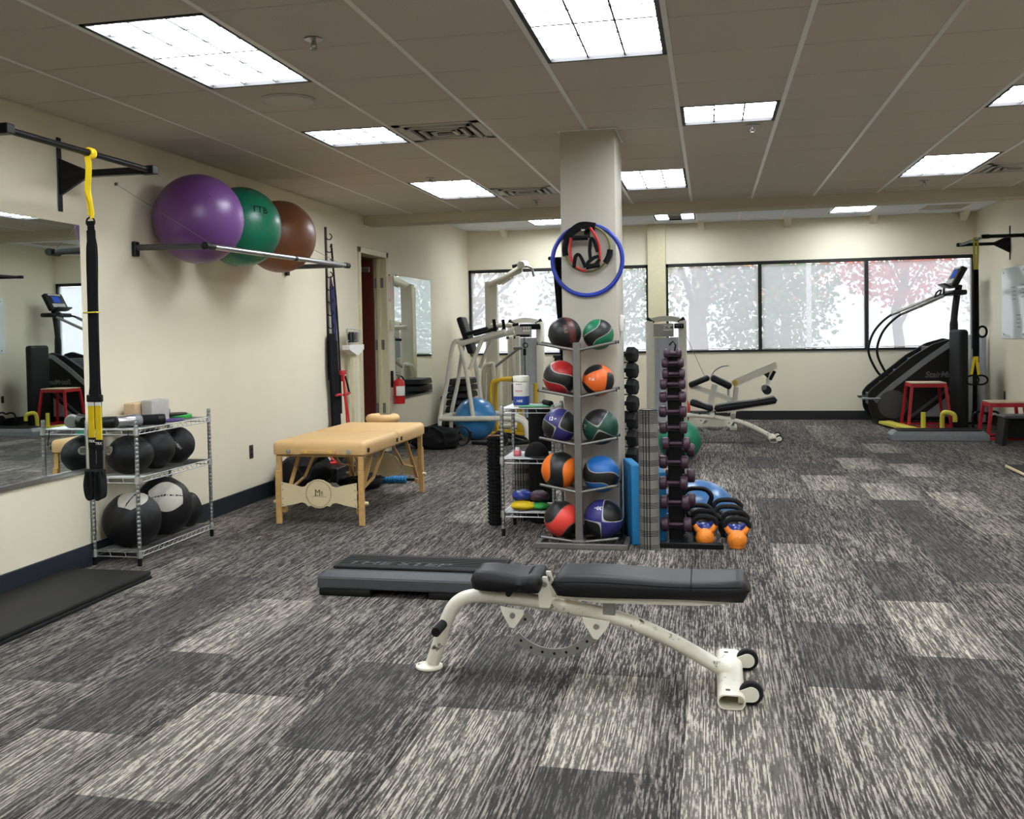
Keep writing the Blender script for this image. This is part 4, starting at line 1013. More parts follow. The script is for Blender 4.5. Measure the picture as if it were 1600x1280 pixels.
# ------------------------------------------------------------------ massage table
def massage_table():
    t = thing('massage_table', 'folding massage table with tan padded top and beech legs', 'massage table', (-2.835, 7.97, 0))
    hw = 0.375; y0, y1 = -0.82, 0.82
    for k, (a, c) in enumerate(((y0, 0.0), (0.0, y1))):
        b = nb(); box(b, -hw, hw, a + .002, c - .002, 0.518, 0.622, 0.040, 4)
        for v in b.verts:
            if v.co.z < 0.555: v.co.z = 0.518 + (v.co.z - 0.518) * 0.25
            # round outer plan corners
            ye = (a if k == 0 else c); dy = abs(v.co.y - ye); 
            if dy < 0.09 and abs(v.co.x) > hw - 0.09:
                s = 0.5 * (1 - dy / 0.09); v.co.x *= 1 - 0.06 * s
        p = fin('padded_top', b, 'tan', t, 45)
        b = nb(); box(b, -hw + .03, hw - .03, a + .03, c - .006, 0.504, 0.5175, 0.003, 1); fin('table_board', b, 'beech', t)
    b = nb(); box(b, -0.135, 0.145, y0 - 0.014, y0 + 0.002, 0.528, 0.560, 0.008, 2); rl = fin('name_rail', b, 'beech', t)
    for x in (-0.095, 0.105):
        b = nb(); cyl(b, (x, y0 - 0.018, 0.544), (x, y0 - 0.012, 0.544), 0.008, n=14); fin('brass_stud', b, 'yellowp', rl)
    for x in (-0.235, 0.24):
        b = nb(); cyl(b, (x, y0 - 0.012, 0.548), (x, y0 + 0.01, 0.548), 0.016, n=16); cyl(b, (x, y0 - 0.02, 0.548), (x, y0 - 0.01, 0.548), 0.008, n=12); fin('cable_knob', b, 'chrome', t)
    for y in (y0 + 0.05, -0.06, 0.06):
        b = nb(); box(b, hw - 0.004, hw + 0.008, y - 0.014, y + 0.014, 0.540, 0.572, 0.004, 2); fin('corner_guard' if y < -.2 else 'hinge', b, 'black', t)
    for y, s in ((y0 + 0.03, 1), (y1 - 0.03, -1)):
        for x in (-1, 1):
            xx = x * 0.322
            b = nb(); box(b, xx - 0.020, xx + 0.020, y - 0.012, y + 0.012, 0.20, 0.515, 0.003, 1); u = fin('upper_leg', b, 'beech', t)
            b = nb(); box(b, xx + x * .004 - 0.022, xx + x * .004 + 0.022, y - s * 0.013 - 0.012, y - s * 0.013 + 0.012, 0.0, 0.40, 0.003, 1); l = fin('lower_leg', b, 'beech', t)
            b = nb(); cyl(b, (xx + x * 0.02, y, 0.165), (xx + x * 0.050, y, 0.165), 0.015, 0.012, 14); fin('adjust_knob', b, 'ply', l)
            b = nb(); tube(b, [(xx - x * 0.03, y + s * 0.02, 0.14), (xx - x * 0.03, y + s * 0.33, 0.50)], 1, flat=(0.028, 0.014), up=(1, 0, 0)); fin('brace', b, 'beech', t, 0)
            b = nb(); box(b, xx - x * .03 - .016, xx - x * .03 + .016, y + s * 0.02 - .02, y + s * .02 + .02, 0.085, 0.125, 0.004, 1); fin('brace_foot', b, 'beech', t)
            b = nb(); tube(b, [(xx - x * 0.055, y + s * 0.02, 0.50), (xx - x * 0.05, y + s * 0.42, 0.27), (xx - x * .05, s * -0.02, 0.50)], 0.0022, 6); fin('tension_cable', b, 'steel', t)
            b = nb(); tube(b, [(xx - x * 0.04, y + s * 0.03, 0.23), (xx - x * 0.04, y + s * 0.40, 0.30), (xx - x * 0.04, s * -0.10, 0.51)], 1, flat=(0.022, 0.012), up=(1, 0, 0)); fin('folding_brace', b, 'beech', t, 0)
    # end panels: bow-tie board with a round medallion
    for y, s in ((y0 + 0.002, -1), (y1 - 0.002, 1)):
        pts = []
        zc, R = 0.235, 0.108
        def half(sx):
            return [(sx * 0.296, 0.318), (sx * 0.20, 0.300), (sx * 0.135, 0.283), (sx * 0.105, 0.290), (sx * 0.085, 0.312)]
        up = half(-1) + [(R * math.cos(a), zc + R * math.sin(a)) for a in [math.radians(q) for q in (125, 110, 90, 70, 55)]] + list(reversed(half(1)))
        dn = [(p[0], 2 * zc - 0.018 - p[1] + 0.0) for p in half(1)] + [(R * math.cos(a), zc - R * math.sin(a)) for a in [math.radians(q) for q in (55, 70, 90, 110, 125)]] + [(p[0], 2 * zc - 0.018 - p[1]) for p in reversed(half(-1))]
        b = nb(); prism(b, up + dn, 'y', min(y, y + s * 0.008), max(y, y + s * 0.008)); pn = fin('end_panel', b, 'ply', t, 0)
        if s < 0:
            yf = y - 0.008
            b = nb()
            for k in range(44):
                a = 2 * PI * k / 44; c, q = math.cos(a), math.sin(a)
                tube(b, [(c * 0.094, yf - 0.0008, zc + q * 0.094), (c * 0.101, yf - 0.0008, zc + q * 0.101)], 0.0026, 5)
            fin('medallion_ring', b, 'ink', pn)
            text('M', 0.062, face((-0.008, yf - 0.0008, zc + 0.008), *FRONT), 'ink', pn, 0.0004, False, 0.95)
            text('R', 0.040, face((0.026, yf - 0.0008, zc + 0.004), *FRONT), 'ink', pn, 0.0004, False, 0.8)
            b = nb(); tube(b, spline([(-0.055, yf - .0006, zc - 0.022), (-0.02, yf - .0006, zc - .018), (0.02, yf - .0006, zc - 0.024), (0.06, yf - .0006, zc - 0.022)], 5), 0.0012, 5)
            tube(b, [(-0.03, yf - .0006, zc - 0.012), (0.035, yf - .0006, zc - 0.014)], 0.0016, 5); fin('logo_underline', b, 'ink', pn)
            for x in (-0.285, 0.285):
                for z in (0.305, 0.262, 0.195, 0.150):
                    b = nb(); cyl(b, (x, yf - 0.002, z), (x, yf + .001, z), 0.005, n=10); fin('screw', b, 'gunmetal', pn)
massage_table()
t = thing('face_cradle', 'tan padded face cradle at the far end of the massage table', 'headrest', (-2.93, 8.98, 0.60))
b = nb(); ring(b, (0, 0.02, 0.035), 0.115, 0.042, 'z', 36, 12, math.radians(125), math.radians(415)); fin('cradle_cushion', b, 'tan', t, 60)
b = nb(); ring(b, (0, 0.02, -0.012), 0.11, 0.008, 'z', 30, 8); 
for x in (-.09, .09): tube(b, [(x, -0.05, -0.014), (x, -0.22, -0.04)], 0.006, 8)
fin('cradle_frame', b, 'gunmetal', t)

# ------------------------------------------------------------------ medicine ball tree in front of the column
t = thing('ball_tree', 'grey steel five-tier ball tree in front of the column', 'rack', (-0.838, 6.62, 0))
b = nb(); box(b, -0.024, 0.024, -0.020, 0.020, 0.035, 1.330, 0.003, 1); pst = fin('post', b, 'steel', t)
b = nb(); box(b, -0.012, 0.014, 0.0195, 0.021, 1.28, 1.32); fin('post_plug', b, 'black', pst, 0)
b = nb(); box(b, -0.285, 0.315, -0.06, -0.025, 0.0, 0.036, 0.004, 1); fin('base_bar', b, 'steel', t)
for x in (-0.268, 0.298):
    b = nb(); box(b, x - 0.017, x + 0.017, -0.028, 0.245, 0.0, 0.034, 0.004, 1); fin('base_rail', b, 'steel', t)
b = nb(); box(b, -0.04, 0.04, -0.055, 0.018, 0.035, 0.055, 0.004, 1); fin('post_foot', b, 'steel', t)
TZ = (1.295, 0.992, 0.682, 0.376, 0.050)
for k, z in enumerate(TZ):
    for s in (-1, 1):
        for y, nm in ((-0.012, 'front_arm'), (0.185, 'rear_arm')):
            b = nb(); tl_ = 0.018 if k < 4 else 0.004
            tube(b, [(s * 0.02, y, z - 0.012), (s * 0.235, y, z + tl_ + .012), (s * 0.252, y, z + tl_ + .014)], 0.0095, 12); a_ = fin(nm, b, 'steel', t, 60)
            b = nb(); cyl(b, (s * 0.250, y, z + tl_ + .0138), (s * 0.256, y, z + tl_ + .0145), 0.0105, n=12); fin('end_cap', b, 'black', a_)
    b = nb(); box(b, -0.022, 0.022, 0.018, 0.195, z - 0.026, z - 0.004, 0.002, 1); fin('cross_plate', b, 'steel', t)
def seam_rot(l3, l1, az):
    """Euler angles that bring panel axis l3 to face the room (-y) and l1 to azimuth az"""
    a = math.radians(az); W3 = Vector((0, -1, 0)); W1 = Vector((math.cos(a), 0, math.sin(a))); W2 = W3.cross(W1)
    L3 = Vector(l3).normalized(); L1 = Vector(l1); L1 = (L1 - L3 * L1.dot(L3)).normalized(); L2 = L3.cross(L1)
    W_ = Matrix((W1, W2, W3)); L_ = Matrix((L1, L2, L3)).transposed()
    return tuple(math.degrees(q) for q in (L_ @ W_).to_euler('XYZ'))
def patch_rot(az): return seam_rot((-1, -1, -1), (1, -1, -1), az)
def axis_rot(az): return seam_rot((1, 0, 0), (0, 1, 1), az)
GREY = (150, 148, 142)
K = (22, 22, 23)
BALLS = [
 ((-.925, 6.70, 1.387), .108, ballmat('maroon_band_ball', K, (84, 36, 36), (44, 36, 36), 'band', (0, 8, -22), -0.25, .22, .012), 'black ball with maroon band, top left of the ball tree'),
 ((-.706, 6.70, 1.378), .100, ballmat('green_swirl_ball', (18, 116, 78), K, GREY, 'sband', (-25, -0.30, 0), 0.05, .40), 'green and black swirl ball, top right of the ball tree'),
 ((-.958, 6.70, 1.100), .113, ballmat('red_swirl_ball', (170, 34, 34), K, GREY, 'sband', (42, 0.30, 0), 0.0, .38), 'red and black swirl ball, second tier left of the ball tree'),
 ((-.712, 6.70, 1.080), .104, ballmat('orange_patch_ball', (228, 104, 36), K, (150, 90, 50), 'patch', patch_rot(-8), 0.0, .22, .02), 'orange ball with black patches, second tier right of the ball tree'),
 ((-.968, 6.70, 0.786), .113, ballmat('violet_panel_ball', (46, 44, 104), K, GREY, 'patch', axis_rot(18), 0.0, .10, .025), 'violet and black panelled ball marked 12 on the ball tree'),
 ((-.702, 6.70, 0.778), .117, ballmat('darkgreen_panel_ball', (20, 66, 54), K, GREY, 'patch', axis_rot(285), 0.0, .10, .025), 'dark green and black ball, third tier right of the ball tree'),
 ((-.972, 6.70, 0.492), .121, ballmat('orange_swirl_ball', (236, 116, 28), K, (170, 110, 60), 'sband', (-32, 0.28, 0), 0.05, .42, .02), 'orange and black swirl ball, fourth tier left of the ball tree'),
 ((-.702, 6.70, 0.470), .120, ballmat('blue_swirl_ball', (26, 98, 170), K, GREY, 'sband', (52, 0.34, 0), 0.10, .36), 'blue and black swirl ball, fourth tier right of the ball tree'),
 ((-.962, 6.70, 0.170), .118, ballmat('coral_panel_ball', K, (232, 70, 60), (170, 90, 84), 'sband', (112, 0.25, 0), 0.12, .50), 'coral red and black ball, bottom left of the ball tree'),
 ((-.690, 6.70, 0.178), .127, ballmat('indigo_panel_ball', (50, 48, 116), K, (190, 190, 196), 'patch', axis_rot(222), 0.0, .10, .025), 'indigo and black ball marked 30, bottom right of the ball tree'),
]
bobs = []
for p, r, m, l in BALLS:
    t = thing('medicine_ball', l, 'medicine ball', p, group='medicine balls on the ball tree')
    b = nb(); sph(b, (0, 0, 0), r, 48, 32); fin('ball_skin', b, m, t, 80)
    b = nb(); sph(b, Vector((-0.93, -0.34, -0.1)) * r, 0.006, 10, 6); fin('valve', b, 'brown', t)
    bobs.append((t, r))
ball_text('10LB', 0.030, bobs[0][1], (0.18, -0.92, 0.30), -1.45, 'brown', bobs[0][0])
ball_text('8 LB', 0.020, bobs[3][1], (-0.30, -0.95, 0.12), -0.15, 'tag', bobs[3][0])
ball_text('12', 0.034, bobs[4][1], (-0.38, -0.80, 0.46), 0.05, 'tag', bobs[4][0]); ball_text('LB', 0.015, bobs[4][1], (-0.12, -0.85, 0.46), 0.05, 'tag', bobs[4][0])
ball_text('10', 0.036, bobs[5][1], (-0.78, -0.62, 0.05), 1.3, 'greyblock', bobs[5][0])
ball_text('6', 0.045, bobs[8][1], (-0.92, -0.40, -0.02), 0.2, 'signpink', bobs[8][0])
ball_text('30', 0.036, bobs[9][1], (-0.12, -0.72, 0.66), PI, 'tag', bobs[9][0]); ball_text('LB', 0.016, bobs[9][1], (-0.32, -0.68, 0.66), PI, 'tag', bobs[9][0])

# ring and tubes hanging on the column
CY = 6.888
t = thing('wall_hook', 'black wall hook on the column carrying the ring and tubes', 'hook', (-0.79, CY, 2.07))
b = nb(); box(b, -0.02, 0.02, -0.006, -0.001, -0.05, 0.04, 0.003, 1); fin('hook_plate', b, 'blackmetal', t)
b = nb(); tube(b, spline([(0, -.006, 0.02), (0, -.04, 0.012), (0, -.085, 0.008), (0, -.095, 0.03)], 5), 0.007, 10); fin('hook_prong', b, 'blackmetal', t)
b = nb(); ring(b, (0, 0, 0), 0.232, 0.0145, 'y', 80, 14); o = fin('agility_ring', b, 'ringblue'); o.location = (-0.79, CY - 0.020, 1.871); tag(o, 'big blue plastic ring hanging on the column', 'ring')
t = thing('resistance_tube', 'olive resistance tube with black foam sleeves hanging inside the blue ring', 'resistance tube', (-0.79, CY - 0.045, 1.945))
b = nb(); R = 0.150
ring(b, (0.005, 0, 0), R, 0.0075, 'y', 60, 10, math.radians(168), math.radians(450)); fin('tube_loop', b, 'olive', t)
for a0, a1 in ((-40, -4), (148, 196)):
    b = nb(); ring(b, (0.005, 0, 0), R, 0.0195, 'y', 10, 14, math.radians(a0), math.radians(a1)); fin('foam_sleeve', b, 'foam', t)
b = nb(); tube(b, spline([(-0.14, -.01, 0.06), (-0.11, -.012, 0.10), (-0.05, -.014, 0.145), (0.0, -.016, 0.152), (0.06, -0.012, 0.142)], 5), 1, flat=(0.03, 0.05), up=(0, 1, 0)); fin('cuff_strap', b, 'fabric', t)
b = nb(); box(b, -0.03, -0.006, -0.030, -0.027, 0.118, 0.137); fin('strap_label', b, 'paper', t, 0)
t = thing('resistance_tube', 'red resistance tube with black handles hanging inside the blue ring', 'resistance tube', (-0.79, CY - 0.075, 1.93))
b = nb(); tube(b, spline([(-0.10, 0, 0.09), (-0.105, 0, 0.02), (-0.10, 0, -0.05), (-0.07, 0, -0.10), (-0.03, 0, -0.125), (0.0, 0, -0.13)], 6), 0.0085, 10); tube(b, spline([(0.03, 0, 0.15), (0.065, 0, 0.09), (0.085, 0, 0.03), (0.09, 0, -0.05), (0.085, 0, -0.08)], 6), 0.0085, 10); fin('tube_loop', b, 'redtube', t)
for pts, nm in (([(0.075, -.01, -0.01), (0.055, -.012, 0.06), (0.035, -.012, 0.075), (0.025, -.012, 0.0), (0.03, -.012, -0.06)], 'handle_web'), ([(0.09, -.012, -.06), (0.05, -.014, -0.10), (0.01, -.014, -0.085), (0.05, -.016, -0.05), (0.085, -.012, -0.04)], 'handle_web'),
                ([(-0.08, -.012, -0.11), (-0.07, -.014, -0.04), (-0.045, -.014, -0.025), (-0.02, -.014, -0.07), (-0.005, -.014, -0.11)], 'handle_web')):
    b = nb(); tube(b, spline(pts, 6), 1, flat=(0.030, 0.020), up=(0, 1, 0)); fin(nm, b, 'fabric', t)
b = nb(); cyl(b, (0.0, -.015, -0.108), (0.09, -.015, -0.095), 0.017, n=16); fin('foam_grip', b, 'foam', t)
b = nb(); cyl(b, (-0.085, -.015, 0.085), (0.015, -.015, 0.085), 0.017, n=16); fin('foam_grip', b, 'foam', t)
t = thing('thermostat', 'small white box on the right side of the column', 'thermostat', (-0.600, 7.10, 1.45))
b = nb(); box(b, 0.001, 0.030, -0.045, 0.045, -0.055, 0.055, 0.006, 2); fin('housing', b, 'paper', t)
b = nb(); box(b, 0.030, 0.033, -0.02, 0.02, 0.0, 0.03, 0.001, 1); fin('dial_window', b, 'greyblock', t)
# dark drape on a rod at the column's left side
t = thing('drape', 'narrow black drape hanging on a rod left of the column', 'drape', (-0.966, 7.33, 0))
b = nb(); cyl(b, (-0.14, 0, 1.925), (-0.001, 0, 1.925), 0.008, n=10); sph(b, (-0.145, 0, 1.925), 0.014, 12, 8); fin('rod', b, 'blackmetal', t)
b = nb(); rows = []
for i in range(25):
    u = i / 24; z = 1.918 - 1.74 * u; row = []
    for j in range(19):
        v = j / 18; x0, x1 = -0.128 + 0.072 * min(1, u * 1.8), -0.008; x = x0 + (x1 - x0) * v
        row.append(b.verts.new((x, 0.014 * math.sin(v * 19) * (0.6 + .4 * u), z)))
    rows.append(row)
for A, B in zip(rows, rows[1:]):
    for j in range(18): b.faces.new((A[j], A[j + 1], B[j + 1], B[j]))
bmesh.ops.solidify(b, geom=b.faces[:], thickness=0.003)
fin('cloth', b, 'fabric', t, 60)

# small wire shelf left of the ball tree
SX2, SY2 = -1.402, 6.93
wire_shelf('wire_shelf', 'small chrome wire shelf between the column and the black roller', (SX2, SY2, 0), 0.355, 0.42, (0.880, 0.535, 0.165), 0.905)
L2 = (0.885, 0.540, 0.170)
t = thing('wipes_tub', 'white wipes tub with blue label on the small wire shelf', 'tub', (SX2 + 0.115, SY2 + 0.14, L2[0]))
b = nb(); lathe(b, [(0, 0), (0.052, 0), (0.055, 0.006), (0.055, 0.165), (0.05, 0.172), (0, 0.172)], n=36); fin('tub_body', b, 'paper', t)
b = nb(); lathe(b, [(0.0555, 0.012), (0.0558, 0.013), (0.0558, 0.072), (0.0555, 0.073)], n=36); lb = fin('blue_label', b, 'blueprint', t)
b = nb(); lathe(b, [(0.054, 0.172), (0.057, 0.176), (0.057, 0.205), (0.052, 0.214), (0.03, 0.216), (0.0, 0.216)], n=36); fin('screw_lid', b, 'white', t)
def wrap(bm, r):
    for v in bm.verts:
        a = -PI / 2 - 0.16 + v.co.x / r; v.co = Vector((math.cos(a) * r, math.sin(a) * r, v.co.y))
for s, sz, z, m in (('wipes', 0.024, 0.112, 'pinkprint'), ('-----', 0.030, 0.160, 'greyprint'), ('. N08', 0.024, 0.040, 'paper')):
    bt = text_bm(s, sz, 0, True)
    for v in bt.verts: v.co.y += z
    wrap(bt, 0.0562); fin('lettering', bt, m, t, 0)
b = nb(); box(b, -0.09, 0.13, -0.05, 0.09, 0.0, 0.012, 0.004, 1); o = fin('folded_pad', b, 'greenpad'); o.location = (SX2 + 0.205, SY2 + 0.07, L2[0]); tag(o, 'pale green flat pad on top of the small wire shelf', 'pad')
t = thing('massage_roller', 'short black hand roller lying at the right of the green pad', 'roller', (SX2 + 0.325, SY2 + 0.05, L2[0] + 0.018 + 0.012), 0.5)
b = nb(); cyl(b, (-0.01, -.06, 0), (0.0, 0.10, 0), 0.018, n=16); fin('roller_barrel', b, 'foam', t)
b = nb(); cyl(b, (0.0, 0.10, 0), (0.006, 0.18, 0), 0.011, n=14); fin('handle', b, 'stone', t)
t = thing('cap', 'black cap lying on the middle of the small wire shelf', 'cap', (SX2 + 0.22, SY2 + 0.12, L2[1]), 0.4)
b = nb(); sph(b, (0, 0, 0.0), (0.085, 0.095, 0.10), 28, 18, fn=lambda d: 1.0 if d.z > 0 else 0.98)
for v in b.verts: v.co.z = max(v.co.z, 0.0)
fin('crown_cloth', b, 'fabric', t, 70)
b = nb(); prism(b, [(-0.075, -0.05), (-0.06, -0.12), (-0.02, -0.155), (0.02, -0.155), (0.06, -0.12), (0.075, -0.05)], 'z', 0.004, 0.009); fin('peak', b, 'fabric', t, 0)
t = thing('spray_can', 'little white and pink container on the middle wire shelf', 'container', (SX2 + 0.085, SY2 + 0.12, L2[1]))
b = nb(); lathe(b, [(0, 0), (0.026, 0), (0.028, 0.004), (0.028, 0.03), (0.02, 0.042), (0, 0.042)], n=24); fin('jar_body', b, 'pinkprint', t)
b = nb(); lathe(b, [(0, 0.042), (0.016, 0.042), (0.015, 0.058), (0, 0.060)], n=20); fin('jar_lid', b, 'paper', t)
def sandbag(x, y, z, d, m, label, seed):
    b = nb(); sph(b, (0, 0, d[2]), d, 28, 18, fn=lambda q: 1 + 0.10 * noise.noise(q * 2.2 + Vector((seed, 0, 0))))
    for v in b.verts: v.co.z = max(v.co.z, 0.0)
    o = fin('cloth_bag', b, m, None, 70); o.location = (x, y, z); return tag(o, label, 'bag', 'small bags on the lowest small shelf')
sandbag(SX2 + 0.115, SY2 + 0.13, L2[2] + 0.05, (0.075, 0.075, 0.042), 'kblue', 'blue bag piled on the lowest small wire shelf', 1)
sandbag(SX2 + 0.125, SY2 + 0.07, L2[2], (0.085, 0.055, 0.032), 'yellow', 'yellow bag at the front of the lowest small wire shelf', 2)
sandbag(SX2 + 0.245, SY2 + 0.10, L2[2], (0.06, 0.07, 0.028), 'greenp', 'green bag right of the yellow one on the lowest small shelf', 3)
sandbag(SX2 + 0.230, SY2 + 0.13, L2[2] + 0.05, (0.07, 0.08, 0.040), 'plum', 'mauve bag on top at the right of the lowest small shelf', 4)

# foam rollers standing on the carpet
def grid_roller(x, y, r, h, m, label, seed=0, cap=None, core='foam'):
    t = thing('foam_roller', label, 'foam roller', (x, y, 0), 0.3 * seed)
    prof = [(r * 0.90, 0.0)]; z = 0.0
    pat = []
    while z < h - 0.02:
        for q in (0.010, 0.010, 0.010, 0.060):
            if z + q > h: break
            pat.append((z, z + q - 0.0035)); z += q
    for a, c in pat: prof += [(r * .90, a), (r, a + .0008), (r, c - .0008), (r * .90, c)]
    prof.append((r * 0.90, h))
    N_ = 60
    gro = {0, 3, 6, 20, 23, 26, 40, 43, 46}
    def rad(a, z):
        k = int(round(a / (2 * PI) * N_)) % N_
        return 0.90 if k in gro else 1.0
    b = nb(); lathe(b, prof, n=N_, rad=rad); fin('ridged_foam', b, m, t, 25)
    b = nb(); cyl(b, (0, 0, 0.001), (0, 0, h - 0.001), r * 0.945, n=48); fin('groove_darkener', b, 'foam', t, 50)  # dark cylinder added inside so the grooves read darker
    b = nb(); ring(b, (0, 0, h - 0.004), r * 0.80, 0.006, 'z', 32, 8); fin('core_rim', b, cap or core, t)
    return t
grid_roller(-0.391, 6.66, 0.064, 0.893, 'gridgrey', 'tall grey ridged foam roller standing right of the ball tree', 0)
grid_roller(-1.385, 7.56, 0.066, 0.46, 'gridgrey', 'shorter grey ridged foam roller standing behind the small wire shelf', 1)
t = thing('foam_roller', 'black knobbly foam roller with red core standing left of the small shelf', 'foam roller', (-1.543, 7.33, 0))
b = nb(); r = 0.054; prof = [(r * .82, 0)]
for k in range(24): z = 0.012 + k * 0.0266; prof += [(r * .82, z), (r, z + .004), (r, z + .016), (r * .82, z + .020)]
prof.append((r * .82, 0.652))
lathe(b, prof, n=36, rad=lambda a, z: 0.86 if int(a / (2 * PI) * 36 + .5) % 3 == 0 else 1.0); fin('knobbly_foam', b, 'foam', t, 25)
b = nb(); lathe(b, [(0.044, 0.650), (0.044, 0.656), (0.030, 0.656), (0.030, 0.650)], n=30); fin('core_rim', b, 'brown', t)
t = thing('foam_roller', 'tall smooth black foam roller standing behind the small wire shelf', 'foam roller', (-1.225, 7.50, 0))
b = nb(); lathe(b, [(0.0, 0), (0.085, 0), (0.09, 0.006), (0.09, 0.866), (0.085, 0.872), (0, 0.872)], n=36); fin('smooth_foam', b, 'foam', t)
b = nb(); ring(b, (0, 0, 0.872), 0.03, 0.004, 'z', 20, 6); fin('core_rim', b, 'darkgrey', t)
def fblock(x, y, w_, d_, h, rz, label, lean=0):
    b = nb(); box(b, -w_ / 2, w_ / 2, -d_ / 2, d_ / 2, 0, h, 0.010, 3); o = fin('balance_pad', b, 'bluefoam'); o.location = (x, y, 0); o.rotation_euler = (lean, 0, rz); return tag(o, label, 'foam pad', 'blue foam pads standing on edge')
fblock(-0.520, 6.93, 0.062, 0.38, 0.525, 0.22, 'blue foam pad standing on edge between column and grey roller')
fblock(-0.350, 7.06, 0.062, 0.36, 0.46, 0.16, 'blue foam pad standing on edge behind the plum dumbbells')

# dumbbell tower with plum dumbbells
t = thing('dumbbell_tower', 'black upright dumbbell tower with a flat floor base', 'rack', (-0.23, 6.80, 0))
b = nb(); box(b, -0.045, 0.045, 0.0, 0.05, 0.03, 1.245, 0.004, 1); fin('front_post', b, 'blackmetal', t)
b = nb(); box(b, -0.035, 0.055, 0.19, 0.24, 0.03, 0.86, 0.004, 1); fin('rear_post', b, 'blackmetal', t)
b = nb(); box(b, -0.13, 0.30, -0.13, -0.09, 0.0, 0.035, 0.004, 1); fin('base_bar', b, 'blackmetal', t)
b = nb(); box(b, 0.07, 0.11, -0.09, 0.36, 0.0, 0.035, 0.004, 1); box(b, -0.05, 0.05, -0.09, 0.25, 0.0, 0.034, 0.004, 1); fin('base_rails', b, 'blackmetal', t)
b = nb(); box(b, 0.02, 0.27, -0.085, 0.06, 0.0, 0.015, 0.003, 1); fin('base_plate', b, 'blackmetal', t)
b = nb(); tube(b, [(-0.03, 0.03, 1.30), (-0.005, 0.028, 1.325), (0.012, 0.025, 1.30), (0.0, .025, 1.24)], 0.006, 8); fin('top_hook', b, 'blackmetal', t)
def dumbbell(x0, x1, y, z, k, label, group='plum dumbbells on the tower'):
    L_ = x1 - x0; r = 0.24 * L_ * (0.85 + 0.02 * k)
    r = 0.030 + 0.0016 * k
    t = thing('dumbbell', label, 'dumbbell', ((x0 + x1) / 2, y, z), group=group)
    R = Matrix.Rotation(PI / 2, 3, 'Y'); hl = L_ * 0.26 + 0.003
    hex_ = lambda a, z: 1.0 if True else 1
    b = nb(); lathe(b, [(0, -L_ / 2 + hl - .005), (0.0135, -L_ / 2 + hl - .005), (0.0145, 0), (0.0135, L_ / 2 - hl + .005), (0, L_ / 2 - hl + .005)], R=R, n=16); fin('handle', b, 'plum', t, 50)
    for s in (-1, 1):
        b = nb(); a = s * (L_ / 2 - hl); c = s * L_ / 2; q = s * 0.007
        lathe(b, [(0, a), (r * .72, a), (r * .98, a + q * 1.2), (r, a + (c - a) * .5), (r * .96, c - q), (r * .7, c), (0, c - q * .3)], R=R, n=20); fin('head', b, 'plum', t, 40)
    return t
DZ = [1.248, 1.186, 1.116, 1.050, 0.967, 0.873, 0.769, 0.666, 0.546, 0.410, 0.285, 0.140]
DX = [(-.292, -.178), (-.305, -.166), (-.303, -.160), (-.318, -.157), (-.323, -.154), (-.327, -.151), (-.325, -.148), (-.312, -.130), (-.330, -.142), (-.333, -.150), (-.327, -.140), (-.325, -.127)]
NTH = ['topmost', 'second from top', 'third from top', 'fourth from top', 'fifth from top', 'sixth from top', 'seventh from top', 'eighth from top', 'ninth from top', 'tenth from top', 'second from bottom', 'lowest']
for k, (z, (a, c)) in enumerate(zip(DZ, DX)):
    dumbbell(a, c, 6.755, z, k, 'plum dumbbell, %s of the front column on the tower' % NTH[k])
    b = nb(); box(b, -0.05, 0.05, -0.070, 0.001, z - 0.022, z - 0.0165, 0.001, 1); o = fin('cradle', b, 'blackmetal', bpy.data.objects['dumbbell_tower'])
for z, l in ((0.60, 'upper'), (0.43, 'middle'), (0.27, 'lower')):
    dumbbell(-.30, -.105, 6.955, z, 10, 'plum dumbbell, %s one on the rear post of the tower' % l)
    b = nb(); box(b, -0.04, 0.05, 0.125, 0.191, z - 0.022, z - 0.0165, 0.001, 1); fin('cradle', b, 'blackmetal', bpy.data.objects['dumbbell_tower'])

# black hex dumbbell rack right behind the column
t = thing('dumbbell_rack', 'black upright rack of hex dumbbells behind the column', 'rack', (-0.655, 7.62, 0))
b = nb(); box(b, -0.03, 0.03, -0.02, 0.03, 0.03, 1.36, 0.004, 1); fin('post', b, 'blackmetal', t)
b = nb(); box(b, -0.20, 0.20, -0.14, 0.16, 0.0, 0.03, 0.006, 1); fin('base_plate', b, 'blackmetal', t)
HZ = [1.225, 1.112, 0.994, 0.872, 0.748, 0.622, 0.494, 0.364, 0.232]
for k, z in enumerate(HZ):
    r = 0.059 + 0.0016 * k; L_ = 0.20
    th = thing('hex_dumbbell', 'black hex dumbbell, %s in the rack behind the column' % (['topmost', 'second down', 'third down', 'fourth down', 'fifth down', 'sixth down', 'seventh down', 'eighth down', 'lowest'][k]), 'dumbbell', (-0.630, 7.52, z), group='black hex dumbbells behind the column')
    th.rotation_euler = (0, 0, -0.22)
    R = Matrix.Rotation(PI / 2, 3, 'Y')
    b = nb(); cyl(b, (-0.05, 0, 0), (0.05, 0, 0), 0.016, n=14); fin('handle', b, 'rubber', th)
    for s in (-1, 1):
        a, c = s * 0.045, s * (L_ / 2 + 0.02)
        b = nb(); lathe(b, [(0, a), (r * .82, a), (r, a + s * .010), (r, c - s * .016), (r * .78, c), (0, c)], R=R @ Matrix.Rotation(0.3, 3, 'Z'), n=6); fin('hex_head', b, 'rubber', th, 20)
    b = nb(); box(b, 0.01, 0.10, -0.055 - .03, -0.019, z - r * .9 - 0.008, z - r * .9, 0.002, 1); fin('saddle', b, 'blackmetal', t)

